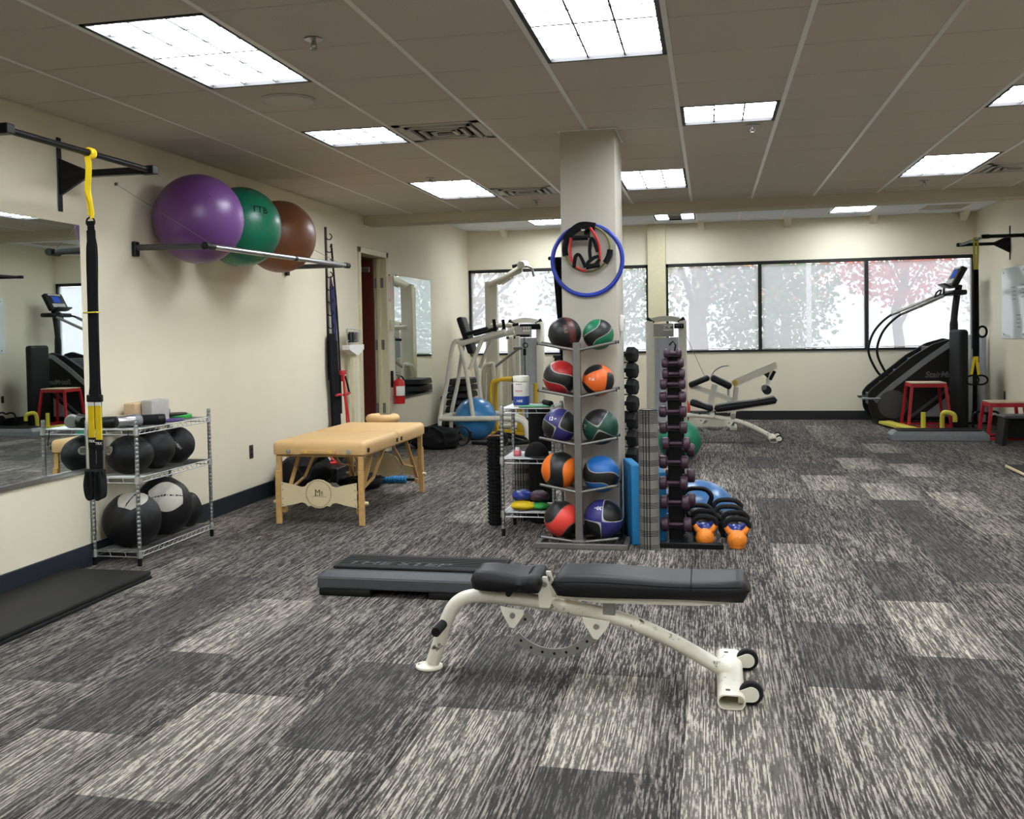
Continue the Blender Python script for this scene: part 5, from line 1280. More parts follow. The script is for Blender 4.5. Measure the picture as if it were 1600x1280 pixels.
# kettlebells, balance dome
def kettlebell(x, y, m1, m2, label, r=0.062, hh=0.155, first=None, rz=0.0):
    t = thing('kettlebell', label, 'kettlebell', (x, y, 0.0), rz, group='kettlebells on the floor beside the tower')
    b = nb(); prof = [(0, 0), (r * .72, 0), (r * .80, 0.006)]
    for k in range(1, 15):
        a = -0.85 + (PI / 2 + 0.75) * k / 14; prof.append((max(0.0, r * math.cos(a)), r * 0.86 + r * math.sin(a)))
    prof.append((0, r * 1.86)); lathe(b, prof, n=32); bd = fin('bell_body', b, m1, t, 60)
    for s in (-1, 1):
        b = nb(); tube(b, [(s * r * .35, 0, r * 1.35), (s * r * .85, 0, r * 1.75), (s * r * 1.15, 0, hh * .90)], [0.022, 0.019, 0.016], 14); fin('horn', b, m1, bd, 60)
    b = nb(); tube(b, spline([(-r * 1.15, 0, hh * .88), (-r * 1.18, 0, hh * 1.02), (-r * .76, 0, hh * 1.19), (0, 0, hh * 1.23), (r * .76, 0, hh * 1.19), (r * 1.18, 0, hh * 1.02), (r * 1.15, 0, hh * .88)], 5), 0.0165, 14); fin('handle', b, m2, t, 60)
    b = nb(); R = Matrix.Rotation(PI / 2, 3, 'X'); lathe(b, [(0, r * .93), (r * .42, r * .93), (r * .46, r * .88), (0, r * .86)], (0, 0, r * .86), R, 24); fin('number_disc', b, m1, t, 50)
    return t
KB = [(-0.045, 6.800, 'orange', 'foam', 'orange kettlebell with black handle, front left by the tower', .060, .150), (0.155, 6.745, 'orange', 'foam', 'orange kettlebell with black handle, front right by the tower', .062, .150),
      (-0.050, 6.965, 'kblue', 'foam', 'blue kettlebell behind the left orange one', .064, .158), (0.150, 6.935, 'kblue', 'foam', 'blue kettlebell behind the right orange one', .064, .158),
      (-0.085, 7.145, 'black', 'rubber', 'black kettlebell, third in the left row by the tower', .070, .165), (0.110, 7.115, 'black', 'rubber', 'black kettlebell, third in the right row by the tower', .072, .165),
      (-0.100, 7.335, 'black', 'blackmetal', 'tall black kettlebell at the rear of the left row', .082, .235), (0.105, 7.315, 'black', 'rubber', 'black kettlebell at the rear of the right row', .076, .175)]
for k in KB: kettlebell(*k[:5], r=k[5], hh=k[6])
t = thing('balance_dome', 'blue half-ball balance dome on the carpet behind the kettlebells', 'balance trainer', (-0.115, 7.83, 0))
b = nb(); lathe(b, [(0, 0.0), (0.30, 0.0), (0.315, 0.012), (0.315, 0.040), (0.29, 0.046), (0, 0.046)], n=48); fin('platform', b, 'black', t)
b = nb(); prof = [(0.285, 0.047)]
for k in range(13): a = PI / 2 * k / 12; prof.append((0.285 * math.cos(a) + (0 if k < 12 else 0), 0.05 + 0.225 * math.sin(a)))
prof[-1] = (0, 0.275); lathe(b, prof, n=56); fin('dome', b, 'bosu', t, 60)
b = nb(); ring(b, (0, 0, 0.052), 0.290, 0.008, 'z', 56, 8); fin('rim_welt', b, 'bosu', t)
b = nb(); sph(b, (0, 0, 0.225), 0.225, 48, 32); o = fin('exercise_ball', b, 'green2', None, 80); o.location = (-0.325, 11.05, 0); tag(o, 'green ball on the carpet behind the plum dumbbells', 'ball')

# ------------------------------------------------------------------ left wall beyond the table: bands, scale, extinguisher
t = thing('band_rack', 'black slotted hanger strip of bands and tubes on the left wall', 'band hanger', (XL, 9.88, 0))
b = nb(); box(b, 0.001, 0.012, -0.022, 0.022, 0.95, 2.50, 0.002, 1); fin('strip', b, 'blackmetal', t)
for k in range(11):
    z = 2.40 - k * 0.128
    b = nb(); ring(b, (0.040, 0, z), 0.030, 0.0055, 'y', 12, 6, math.radians(-170), math.radians(80)); fin('hook_loop', b, 'blackmetal', t)
def band(pts, m, label, wd=0.03, th=0.006, cat='band', name='resistance_band', rad=None):
    b = nb(); P = spline(pts, 6)
    if rad: tube(b, P, rad, 8)
    else: tube(b, P, 1, flat=(wd, th), up=(0.25, 1, 0))
    o = fin(name, b, m, None, 50); o.location = (XL, 9.88, 0); return tag(o, label, cat, 'bands hanging on the strip')
band([(0.055, 0.02, 2.33), (0.062, 0.06, 2.0), (0.07, 0.10, 1.6), (0.075, 0.13, 1.1), (0.08, 0.13, 0.60)], 'black', 'thin black tube hanging furthest right on the strip', cat='band', rad=0.011)
band([(0.05, -0.015, 2.00), (0.06, 0.045, 1.83), (0.065, 0.07, 1.70), (0.045, 0.0, 1.72), (0.05, -0.012, 1.98)], 'plum', 'short dark red looped band high on the strip', 0.022)
band([(0.055, 0.01, 1.90), (0.06, 0.03, 1.55), (0.065, 0.03, 1.1), (0.07, 0.03, 0.72)], 'navy', 'navy band hanging down the middle of the strip', 0.06, 0.02)
band([(0.055, -0.01, 1.35), (0.06, -0.01, 1.15), (0.065, 0.0, 0.9), (0.065, 0.03, 0.35), (0.07, 0.07, 0.12)], 'fabric', 'wide black band hanging lowest on the strip', 0.13, 0.03)
band([(0.065, -0.05, 1.42), (0.07, -0.06, 1.25), (0.07, -0.055, 1.05), (0.07, -0.02, 0.80)], 'fabric', 'short black band hanging left on the strip', 0.09, 0.02)
t = thing('tube_handles', 'red exercise tube with black triangular handle hanging on the strip', 'resistance tube', (XL + 0.11, 10.0, 0))
b = nb(); tube(b, spline([(0, 0.0, 1.02), (0.005, 0.02, 0.85), (0.01, 0.06, 0.55), (0.0, 0.12, 0.12)], 6), 0.011, 8); tube(b, spline([(0, 0.03, 1.02), (0.005, 0.05, 0.80), (0.01, 0.13, 0.5), (0, 0.22, 0.2)], 6), 0.008, 8); fin('red_tubes', b, 'redtube', t)
b = nb(); box(b, -0.015, 0.015, -0.07, 0.07, 1.00, 1.045, 0.008, 2); box(b, -0.012, 0.012, -0.02, 0.02, 0.93, 1.0, 0.004, 1); fin('red_clamp', b, 'redweb', t)
b = nb(); tube(b, [(0, 0.07, 0.98), (0.0, 0.19, 0.80)], 0.010, 8); fin('black_web', b, 'black', t)
b = nb(); tube(b, [(0.0, 0.19, 0.80), (0, 0.02, 0.79)], 0.014, 10); fin('red_grip', b, 'redweb', t)
b = nb(); tube(b, [(0.0, -0.20, 0.80), (0, -0.06, 0.80)], 0.014, 10); fin('red_grip', b, 'redweb', t)
t = thing('beam_scale', 'white upright beam scale standing against the wall before the door', 'scale', (XL + 0.16, 10.38, 0))
b = nb(); box(b, -0.13, 0.20, -0.20, 0.20, 0.0, 0.06, 0.02, 2); fin('platform', b, 'darkgrey', t)
b = nb(); box(b, -0.09, -0.045, -0.045, 0.045, 0.06, 1.24, 0.006, 1); fin('column_post', b, 'cream', t)
b = nb(); prism(b, [(-0.24, 1.30), (0.22, 1.30), (0.22, 1.25), (0.05, 1.19), (-0.02, 1.19), (-0.24, 1.25)], 'x', -0.10, -0.02); fin('beam_housing', b, 'paper', t, 0)
b = nb(); box(b, -0.066, -0.054, -0.20, 0.20, 1.34, 1.352); box(b, -0.066, -0.054, -0.20, 0.20, 1.42, 1.430); fin('beam_bars', b, 'chrome', t, 0, kind='stuff')
b = nb(); tube(b, spline([(-0.06, -0.19, 1.30), (-0.06, -0.20, 1.42), (-0.06, -0.17, 1.47), (-0.06, 0.16, 1.455), (-0.06, 0.20, 1.42), (-0.06, 0.20, 1.30)], 5), 0.007, 8); fin('beam_frame', b, 'chrome', t)
for y in (-0.13, -0.04, 0.08):
    b = nb(); box(b, -0.08, -0.04, y - 0.03, y + 0.03, 1.325, 1.435, 0.006, 1); fin('poise_weight', b, 'black' if y < .05 else 'steel', t)
t = thing('fire_extinguisher', 'red fire extinguisher hanging on the wall under the faded sign', 'fire extinguisher', (XL + 0.10, 11.98, 0.56))
b = nb(); lathe(b, [(0, 0), (0.066, 0), (0.07, 0.008), (0.07, 0.24), (0.06, 0.28), (0.03, 0.30), (0.022, 0.31), (0, 0.31)], n=28); cy_ = fin('cylinder', b, 'extred', t)
b = nb(); lathe(b, [(0.0705, 0.10), (0.071, 0.101), (0.071, 0.215), (0.0705, 0.216)], n=28)
bmesh.ops.delete(b, geom=[v for v in b.verts if not (v.co.x > -0.02 and v.co.y < 0.055)], context='VERTS'); fin('label_panel', b, 'paper', cy_)
b = nb(); cyl(b, (0, 0, 0.31), (0, 0, 0.345), 0.02, n=14); box(b, -0.012, 0.012, -0.085, 0.03, 0.345, 0.360, 0.003, 1); box(b, -0.010, 0.010, -0.080, 0.02, 0.375, 0.386, 0.003, 1); fin('valve_lever', b, 'steel', t)
b = nb(); tube(b, spline([(0.01, 0.03, 0.335), (0.03, 0.085, 0.30), (0.03, 0.088, 0.18), (0.03, 0.080, 0.08)], 5), 0.010, 8); fin('hose', b, 'rubber', t)
b = nb(); box(b, -0.098, -0.070, -0.02, 0.02, 0.20, 0.40, 0.003, 1); fin('wall_bracket', b, 'blackmetal', t)
b = nb(); ring(b, (0, 0, 0.09), 0.071, 0.004, 'z', 28, 6); fin('strap', b, 'blackmetal', t)
t = thing('fire_sign', 'faded pink extinguisher sign with a white arrow on the wall', 'sign', (XL, 11.985, 1.96))
b = nb(); box(b, 0.001, 0.004, -0.055, 0.055, -0.16, 0.16, 0.001, 1); fin('panel', b, 'signpink', t)
b = nb(); prism(b, [(-0.014, 0.08), (0.014, 0.08), (0.014, -0.09), (0.032, -0.09), (0.0, -0.14), (-0.032, -0.09), (-0.014, -0.09)], 'x', 0.0041, 0.0052); fin('arrow', b, 'paper', t, 0)
b = nb(); box(b, 0.001, 0.008, -0.02, 0.02, 0.150, 0.170, 0.002, 1); fin('top_clip', b, 'darkgrey', t)
t = thing('thermostat', 'small beige thermostat beside the narrow wall mirror', 'thermostat', (XL, 11.99, 1.515))
b = nb(); box(b, 0.001, 0.035, -0.05, 0.05, -0.06, 0.06, 0.01, 2); fin('housing', b, 'cream', t)
b = nb(); box(b, 0.035, 0.045, 0.005, 0.035, -0.03, 0.03, 0.004, 1); fin('lever_switch', b, 'paper', t)
# clutter under and beyond the table
def heap(x, y, d, m, label, seed, name='gear_bag', cat='bag'):
    b = nb(); sph(b, (0, 0, d[2] * .8), d, 36, 22, fn=lambda q: 1 + 0.22 * noise.noise(q * 2.4 + Vector((seed, 0, 0))) + 0.07 * noise.noise(q * 7 + Vector((0, seed, 0))))
    for v in b.verts: v.co.z = max(v.co.z, 0.0)
    return b
t = thing('gear_bag', 'black gear bag on the carpet under the near end of the massage table', 'bag', (-3.54, 8.60, 0))
fin('bag_body', heap(0, 0, (0.22, 0.34, 0.20), 'fabric', '', 3), 'fabric', t, 70)
b = nb(); tube(b, spline([(0.1, -0.25, 0.22), (0.16, -0.15, 0.34), (0.16, 0.10, 0.33), (0.12, 0.22, 0.20)], 6), 1, flat=(0.03, 0.005), up=(1, 0, 0)); fin('bag_strap', b, 'black', t)
t = thing('gear_bag', 'flat black bag lying under the middle of the massage table', 'bag', (-3.14, 8.98, 0)); fin('bag_body', heap(0, 0, (0.19, 0.30, 0.085), 'fabric', '', 6), 'fabric', t, 70)
b = nb(); tube(b, spline([(-0.12, -0.24, 0.05), (-0.03, -0.29, 0.10), (0.10, -0.27, 0.06)], 6), 1, flat=(0.03, 0.005), up=(0, 0, 1)); fin('bag_strap', b, 'black', t)
t = thing('massage_roller', 'blue ridged massage stick on the floor under the table far end', 'roller', (-2.915, 9.27, 0.036), 0.06)
b = nb(); prof = [(0, -0.12)]
for k in range(9): z = -0.12 + k * .0265; prof += [(0.026, z), (0.034, z + .005), (0.034, z + .018), (0.026, z + .023)]
prof.append((0, 0.12)); lathe(b, prof, R=Matrix.Rotation(PI / 2, 3, 'Y'), n=20); fin('ridged_barrel', b, 'bluefoam', t)
b = nb(); cyl(b, (0.12, 0, 0), (0.20, 0, 0), 0.014, n=12); cyl(b, (-0.20, 0, 0), (-0.12, 0, 0), 0.014, n=12); fin('handles', b, 'black', t, kind='stuff')
t = thing('tube_handles', 'red exercise tube handles lying under the massage table by the wall', 'resistance tube', (-3.60, 9.40, 0.0))
b = nb(); tube(b, [(-0.10, -0.05, 0.16), (0.08, 0.02, 0.17)], 0.016, 10); fin('red_grip', b, 'redtube', t)
b = nb(); tube(b, [(-0.08, 0.1, 0.30), (0.0, 0.05, 0.20), (0.10, 0.0, 0.15)], 0.010, 8); fin('red_tubes', b, 'redtube', t)
t = thing('storage_box', 'low black box against the wall holding the red handles', 'box', (-3.62, 9.42, 0.0))
b = nb(); box(b, -0.14, 0.14, -0.18, 0.18, 0, 0.13, 0.015, 2); fin('box_body', b, 'fabric', t)
b = nb(); box(b, -0.145, 0.145, -0.185, 0.185, 0.10, 0.135, 0.006, 1); fin('box_rim', b, 'black', t)
t = thing('gear_bag', 'slumped black duffel on the carpet beyond the massage table', 'bag', (-3.30, 12.15, 0)); fin('bag_body', heap(0, 0, (0.33, 0.24, 0.15), 'fabric', '', 11), 'fabric', t, 70)
b = nb(); tube(b, spline([(-0.1, -0.2, 0.14), (0.0, -0.24, 0.27), (0.16, -0.22, 0.20), (0.2, -0.22, 0.06)], 6), 1, flat=(0.035, 0.006), up=(1, 0, 0)); fin('bag_strap', b, 'black', t)
t = thing('pilates_ring', 'black exercise ring leaning on edge in front of the blue ball', 'ring', (-3.02, 12.40, 0.0), 0.25)
b = nb(); ring(b, (0, 0, 0.127), 0.105, 0.011, 'y', 44, 10, squash=1.12); fin('hoop', b, 'black', t)
for s in (-1, 1):
    b = nb(); box(b, s * 0.108 - 0.022, s * 0.108 + 0.022, -0.02, 0.02, 0.075, 0.18, 0.010, 2); fin('side_grip', b, 'foam', t)
t = thing('battle_rope', 'black rope in a loose loop on the carpet under the blue ball', 'rope', (-2.80, 12.55, 0.0))
b = nb(); tube(b, spline([(-0.12, 0.02, 0.025), (0.1, -0.08, 0.025), (0.35, -0.05, 0.026), (0.55, 0.05, 0.03), (0.50, 0.25, 0.06), (0.30, 0.30, 0.10), (0.2, 0.2, 0.12), (0.32, 0.08, 0.10), (0.5, 0.12, 0.03), (0.75, 0.1, 0.022)], 6), 0.020, 10); fin('rope_strand', b, 'fabric', t)
t = thing('ankle_weight', 'black ring weight with a pale silver ring beside the knobbly roller', 'weight', (-2.52, 12.35, 0.0), 0.3)
b = nb(); ring(b, (0, 0, 0.10), 0.075, 0.024, 'y', 32, 12); fin('ring_body', b, 'vinyl', t)
b = nb(); ring(b, (0.05, 0.06, 0.06), 0.05, 0.010, 'y', 24, 8); fin('inner_ring', b, 'silver', t)

# ------------------------------------------------------------------ left corner machines
def knee_raise():
    t = thing('knee_raise_station', 'white knee raise station with black pads in the left corner', 'gym machine', (-2.9, 13.2, 0))
    w = 0.027
    def tb(nm, pts, r=w, m='white'):
        b = nb(); tube(b, spline(pts, 4) if len(pts) > 2 else pts, r, 12); return fin(nm, b, m, t, 60)
    yA, yB = -0.30, 0.30
    for y in (yA, yB):
        tb('front_leg', [(-0.24 + (0 if y < 0 else 0.0), y, 1.25), (-0.16, y, 0.90), (-0.08, y, 0.30)])
        tb('rear_leg', [(-0.27, y, 1.31), (-0.34, y, 1.22), (-0.42, y, 0.75), (-0.52, y, 0.32), (-0.525, y, 0.02)])
        tb('arm_tube', [(-0.26, y, 1.26), (0.36, y, 1.41)], 0.034)
        tb('diagonal', [(-0.12, y, 0.93), (0.06, y, 1.32)], 0.026)
        b = nb(); box(b, -0.19, 0.14, y - 0.055, y + 0.055, 1.36, 1.41, 0.02, 2)
        for v in b.verts: v.co.z += (v.co.x + 0.2) * 0.24 - 0.01
        fin('arm_pad', b, 'vinyl', t)
        b = nb(); cyl(b, (0.20, y, 1.44), (0.24, y - .02, 1.43), 0.018, n=12); cyl(b, (0.23, y, 1.42), (0.21, y, 1.57), 0.021, n=14); fin('hand_grip', b, 'foam', t)
    tb('base_rail', [(-0.52, yA, 0.30), (-0.3, yA - .04, 0.30), (0.3, yA, 0.30), (0.52, yA, 0.28), (0.60, yA, 0.20), (0.62, yA, 0.02)], 0.034)
    tb('base_rail', [(-0.52, yB, 0.30), (0.35, yB, 0.30), (0.60, yB, 0.02)], 0.034)
    tb('cross_tube', [(-0.52, yA, 0.30), (-0.56, 0, 0.30), (-0.52, yB, 0.30)], 0.034)
    tb('cross_tube', [(-0.27, yA, 1.29), (-0.29, 0, 1.31), (-0.27, yB, 1.29)], 0.030)
    b = nb(); box(b, -0.04, 0.04, -0.15, 0.15, -0.26, 0.24, 0.028, 3)
    Rm = Matrix.Rotation(math.radians(-18), 3, 'Y')
    for v in b.verts: v.co = Rm @ v.co + Vector((-0.215, 0.0, 1.38))
    fin('back_pad', b, 'vinyl', t)
    for y in (yA, yB):
        for x in (-0.525, 0.62 if y < 0 else 0.60):
            b = nb(); cyl(b, (x, y, 0), (x, y, 0.03), 0.04, 0.036, 14); fin('rubber_foot', b, 'rubber', t)
knee_raise()
b = nb(); sph(b, (0, 0, 0.277), 0.277, 56, 36); o = fin('exercise_ball', b, 'blueball', None, 80); o.location = (-3.015, 13.185, 0); tag(o, 'glossy blue exercise ball under the white knee raise station', 'exercise ball')
for k in range(8):
    b = nb(); w0 = 0.36 - 0.010 * k
    box(b, -w0 / 2 - .02, w0 / 2 - .02, -0.34, 0.34, 0.0, 0.085, 0.022, 2)
    for v in b.verts:
        if v.co.z > 0.05: v.co.x *= 0.94; v.co.y *= 0.97
    o = fin('step_riser', b, 'black'); o.location = (-3.45 + 0.005 * k, 14.25, 0.097 * k)
    tag(o, 'black step platform, %s in the stack behind the blue ball' % (['lowest', 'second from floor', 'third from floor', 'fourth from floor', 'fifth from floor', 'third from top', 'second from top', 'topmost'][k]), 'step platform', 'black steps stacked in the corner')
def cable_tower():
    t = thing('cable_tower', 'tall white cable tower with two angled top arms before the left window', 'gym machine', (-3.12, 14.9, 0))
    b = nb(); box(b, -0.10, 0.08, -0.06, 0.06, 0.02, 2.15, 0.012, 2); fin('upright', b, 'white', t)
    b = nb(); box(b, -0.085, 0.02, 0.10, 0.20, 0.02, 2.10, 0.012, 2); fin('upright', b, 'white', t)
    for y in (-0.05, 0.15):
        b = nb(); tube(b, [(-0.03, y, 2.10), (0.46, y - .03, 2.38 if y > 0 else 2.31)], 0.042, 14); a = fin('top_arm', b, 'white', t, 60)
        b = nb(); tube(b, [(0.10, y - .0, 2.14), (0.28, y - .01, 2.25 if y > 0 else 2.22)], 0.050, 14); fin('arm_sleeve', b, 'white', a, 60)
    b = nb(); cyl(b, (0.46, -0.15, 2.37), (0.46, 0.22, 2.40), 0.055, n=20); fin('pulley', b, 'white', t)
    b = nb(); cyl(b, (0.28, 0.15, 2.37), (0.40, 0.15, 2.39), 0.026, n=12); fin('black_grip', b, 'foam', t)
    b = nb(); tube(b, spline([(0.50, -0.08, 2.36), (0.60, -.08, 2.33), (0.63, -0.08, 2.24), (0.64, -.08, 2.20)], 5), 0.018, 10); fin('curved_hanger', b, 'gunmetal', t)
    b = nb(); tube(b, [(-0.02, -0.07, 1.50), (0.30, -0.07, 1.50)], 0.034, 12); fin('side_arm', b, 'white', t, 60)
    b = nb(); tube(b, [(0.02, -0.10, 0.88), (0.40, -0.12, 1.16)], 0.020, 10); cyl(b, (0.33, -0.12, 1.17), (0.46, -0.12, 1.17), 0.026, n=12); fin('press_lever', b, 'gunmetal', t)
    b = nb(); tube(b, spline([(-0.13, -0.12, 0.02), (-0.13, -0.12, 0.70), (-0.10, -0.12, 0.90), (-0.02, -0.12, 0.93), (0.02, -0.12, 0.86), (0.02, -0.12, 0.02)], 5), 0.035, 12); fin('lower_hoop', b, 'white', t, 60)
    b = nb(); box(b, -0.18, 0.50, -0.16, 0.24, 0.0, 0.05, 0.01, 1); fin('base_frame', b, 'white', t)
    for k in range(3):
        x = 0.16 + 0.10 * k; b = nb(); box(b, x - 0.03, x + 0.03, 0.02, 0.10, 0.05, 1.34 - .3 * (k == 0), 0.008, 1); fin('guide_rail', b, 'white', t)
cable_tower()
def stack_tower(name, label, loc, w_, h, plate, words, bar=True):
    t = thing(name, label, 'gym machine', loc)
    for x in (0, w_):
        b = nb(); box(b, x - 0.055, x + 0.055, -0.06, 0.06, 0.03, h - 0.03, 0.012, 2); fin('upright', b, 'white', t)
    b = nb(); n = 14; poly = [(-0.03 + (w_ + 0.06) * k / n, h - 0.02 + 0.055 * math.sin(PI * k / n)) for k in range(n + 1)] + [(w_ + 0.03 - (w_ + .06) * k / n, h - 0.085 + 0.045 * math.sin(PI * k / n)) for k in range(n + 1)]
    prism(b, poly, 'y', -0.055, 0.055); fin('arched_top', b, 'white', t, 35)
    for x, s in ((0, -1), (w_, 1)):
        b = nb(); cyl(b, (x + s * 0.03, -0.03, h - 0.005), (x - s * 0.06, -0.03, h - 0.055), 0.030, n=14); fin('corner_cap', b, 'black', t)
    b = nb(); box(b, 0.055, w_ - 0.12, -0.075, -0.062, h - 0.26, h - 0.075, 0.004, 1); pl = fin('placard', b, 'greyblock', t)
    b = nb(); box(b, w_ * .42, w_ - 0.135, -0.078, -0.0755, h - 0.175, h - 0.09); lb = fin('label_strip', b, 'paper', pl, 0)
    text(words[0], 0.058, face((w_ * .42 + (w_ * .58 - 0.135) / 2, -0.0785, h - 0.132), *FRONT), 'ink', lb, 0.0004, True, 0.8)
    b = nb(); cyl(b, (w_ - 0.11, -0.10, h - 0.11), (w_ + 0.02, -0.10, h - 0.11), 0.035, n=16); gp = fin('grip_roll', b, 'foam', t)
    text(words[1], 0.045, face((w_ - 0.045, -0.1355, h - 0.11), *FRONT), 'greyprint', gp, 0.0004, True, 0.8)
    n = 9
    b = nb()
    for k in range(n):
        x0 = 0.06 + (w_ - 0.12) * k / n; x1 = 0.06 + (w_ - .12) * (k + 1) / n
        prism(b, [(x0, 0.02 + 0.012 * (k % 2)), (x1, 0.02 + 0.012 * ((k + 1) % 2)), (x1, 0.023 + 0.012 * ((k + 1) % 2)), (x0, 0.023 + 0.012 * (k % 2))], 'z', 0.10, h - 0.27)
    fin('stack_shroud', b, 'shroud', t, 0, kind='stuff')
    b = nb(); box(b, -0.06, w_ + 0.06, -0.10, 0.14, 0.0, 0.03, 0.008, 1); fin('base_frame', b, 'white', t)
    return t
t = stack_tower('weight_stack_machine', 'white weight stack machine with arched top before the left window', (-2.93, 15.36, 0), 0.44, 1.579, None, ('8 8 8 8', ''))
b = nb(); cyl(b, (0.03, -0.16, 1.50), (0.14, -0.16, 1.52), 0.020, n=12); fin('black_bar', b, 'foam', t)
b = nb(); cyl(b, (0.16, -0.16, 1.50), (0.46, -0.16, 1.50), 0.020, n=14); fin('black_bar', b, 'foam', t)
b = nb(); cyl(b, (-0.04, -0.20, 1.315), (0.16, -0.20, 1.325), 0.020, n=12); cyl(b, (0.10, -0.14, 1.345), (0.30, -0.14, 1.345), 0.018, n=12); fin('pull_handles', b, 'foam', t, kind='stuff')
b = nb(); cyl(b, (0.22, -0.12, 1.32), (0.22, -0.12, 0.10), 0.006, n=8); fin('cable', b, 'blackmetal', t)
b = nb(); box(b, 0.20, 0.24, -0.14, -0.10, 1.05, 1.15, 0.006, 1); ring(b, (0.23, -0.12, 1.20), 0.035, 0.008, 'y', 20, 8); fin('cable_clip', b, 'blackmetal', t)
# yellow framed seat unit
t = thing('roman_chair', 'yellow tubular frame with grey pad beside the blue ball', 'gym machine', (-2.86, 13.95, 0))
for y in (-0.16, 0.16):
    b = nb(); tube(b, spline([(-0.08 + (0.02 if y > 0 else -0.0), y, 0.02), (-0.07, y, 0.60), (-0.04, y, 0.72), (0.06, y, 0.755), (0.24, y, 0.755)], 5), 0.026, 12); f_o = fin('yellow_tube', b, 'yellowp', t, 60)
    b = nb(); cyl(b, (0.23, y, 0.755), (0.37, y, 0.755), 0.031, n=14); fin('black_grip', b, 'foam', t)
b = nb(); box(b, 0.22, 0.40, -0.20, 0.20, 0.40, 0.70, 0.015, 2); fin('grey_pad', b, 'darkgrey', t)
b = nb(); cyl(b, (0.52, 0, 0.02), (0.52, 0, 0.70), 0.026, n=12); fin('yellow_post', b, 'yellowp', t)
b = nb(); box(b, -0.10, 0.56, -0.20, -0.16, 0.0, 0.04, 0.006, 1); fin('floor_rail', b, 'yellowp', t)
b = nb(); box(b, -0.10, 0.56, 0.16, 0.20, 0.0, 0.04, 0.006, 1); fin('floor_rail', b, 'yellowp', t)
b = nb(); box(b, 0.26, 0.34, -0.02, 0.02, 0.04, 0.40, 0.004, 1); fin('pad_post', b, 'yellowp', t)
t = thing('sill_shelf', 'black ledge with a box hanging below the left window sill', 'ledge', (-1.80, YB, 0))
b = nb(); box(b, -0.62, 0.65, -0.10, -0.002, 0.985, 1.02, 0.004, 1); fin('ledge_board', b, 'black', t)
b = nb(); box(b, -0.60, -0.42, -0.09, -0.002, 0.80, 0.984, 0.006, 1); fin('ledge_box', b, 'black', t)

# ------------------------------------------------------------------ leg machine and second bench beyond the dumbbells
t = stack_tower('weight_stack_machine', 'white weight stack machine with arched top right of the column', (-0.825, 14.75, 0), 0.45, 1.555, None, ('CAL-M', 'VRT 8'))
def leg_machine():
    t = thing('leg_curl_machine', 'white leg curl machine with raised arm behind the second bench', 'gym machine', (0.30, 14.75, 0))
    def beam(nm, p0, p1, wd, th, m='white'):
        b = nb(); tube(b, [p0, p1], 1, flat=(th, wd), up=(0, 1, 0)); return fin(nm, b, m, t, 0)
    beam('lift_arm', (0.00, -0.02, 0.63), (0.585, -0.02, 0.885), 0.10, 0.06)
    b = nb(); cyl(b, (0.03, -0.07, 0.64), (0.03, 0.03, 0.64), 0.04, n=18); fin('pivot', b, 'yellowp', t)
    b = nb(); cyl(b, (0.03, -0.078, 0.64), (0.03, -0.07, 0.64), 0.018, n=14); fin('pivot_bolt', b, 'gunmetal', t)
    beam('support_post', (0.05, 0, 0.58), (-0.02, 0, 0.03), 0.07, 0.06)
    beam('support_post', (0.0, 0.05, 0.40), (0.0, 0.05, 0.20), 0.05, 0.05)
    beam('ankle_hanger', (0.50, -0.02, 0.83), (0.47, -0.02, 0.62), 0.05, 0.03)
    b = nb(); tube(b, [(0.56, -0.05, 0.80), (0.50, -0.05, 0.68)], 0.022, 12); fin('black_grip', b, 'foam', t)
    b = nb(); prism(b, [(0.40, 0.77), (0.50, 0.80), (0.47, 0.70)], 'y', -0.04, 0.0); fin('gusset', b, 'black', t, 0)
    b = nb(); cyl(b, (0.45, -0.20, 0.545), (0.45, 0.16, 0.545), 0.060, n=22); fin('ankle_roller', b, 'vinyl', t)
    b = nb(); cyl(b, (0.41, -0.21, 0.585), (0.41, -0.19, 0.585), 0.035, n=14); fin('roller_hub', b, 'midgrey', t)
    def tpad(nm, c, L_, W_, th, ang, yaw=0):
        b = nb(); box(b, -L_ / 2, L_ / 2, -W_ / 2, W_ / 2, -th / 2, th / 2, 0.03, 3); Rm = Matrix.Rotation(yaw, 3, 'Z') @ Matrix.Rotation(-ang, 3, 'Y')
        for v in b.verts: v.co = Rm @ v.co + Vector(c)
        return fin(nm, b, 'vinyl', t)
    tpad('chest_pad', (-0.455, 0.0, 0.665), 0.30, 0.26, 0.075, math.radians(22))
    tpad('thigh_pad', (-0.155, -0.05, 0.655), 0.30, 0.28, 0.09, math.radians(-27))
    beam('pad_post', (-0.24, -0.05, 0.62), (-0.33, -0.05, 0.22), 0.085, 0.05)
    beam('pad_strut', (-0.06, 0, 0.57), (-0.06, 0, 0.22), 0.03, 0.03, 'silver')
    beam('chest_beam', (-0.58, 0, 0.605), (0.0, 0, 0.40), 0.07, 0.06)
    beam('floor_rail', (-0.60, 0, 0.10), (0.02, 0, 0.10), 0.14, 0.06)
    b = nb(); box(b, -0.05, 0.05, -0.25, 0.25, 0.0, 0.05, 0.01, 1); box(b, -0.60, -0.52, -0.25, 0.25, 0.0, 0.05, 0.01, 1); fin('floor_feet', b, 'white', t, kind='stuff')
    b = nb(); tube(b, spline([(-0.30, 0.02, 0.70), (-0.25, 0.02, 0.80), (-0.15, 0.02, 0.865), (-0.05, 0.02, 0.875)], 5), 0.008, 8); fin('wire_guide', b, 'silver', t)
    b = nb(); tube(b, [(-0.36, 0.0, 0.69), (-0.66, 0.0, 1.38)], 0.004, 6); fin('pull_cable', b, 'steel', t)
leg_machine()
make_bench('adjustable_bench', 'white framed bench with raised black back pad near the far wall', (0.165, 13.25, 0), 0.0, (math.radians(-18), math.radians(8.5)))
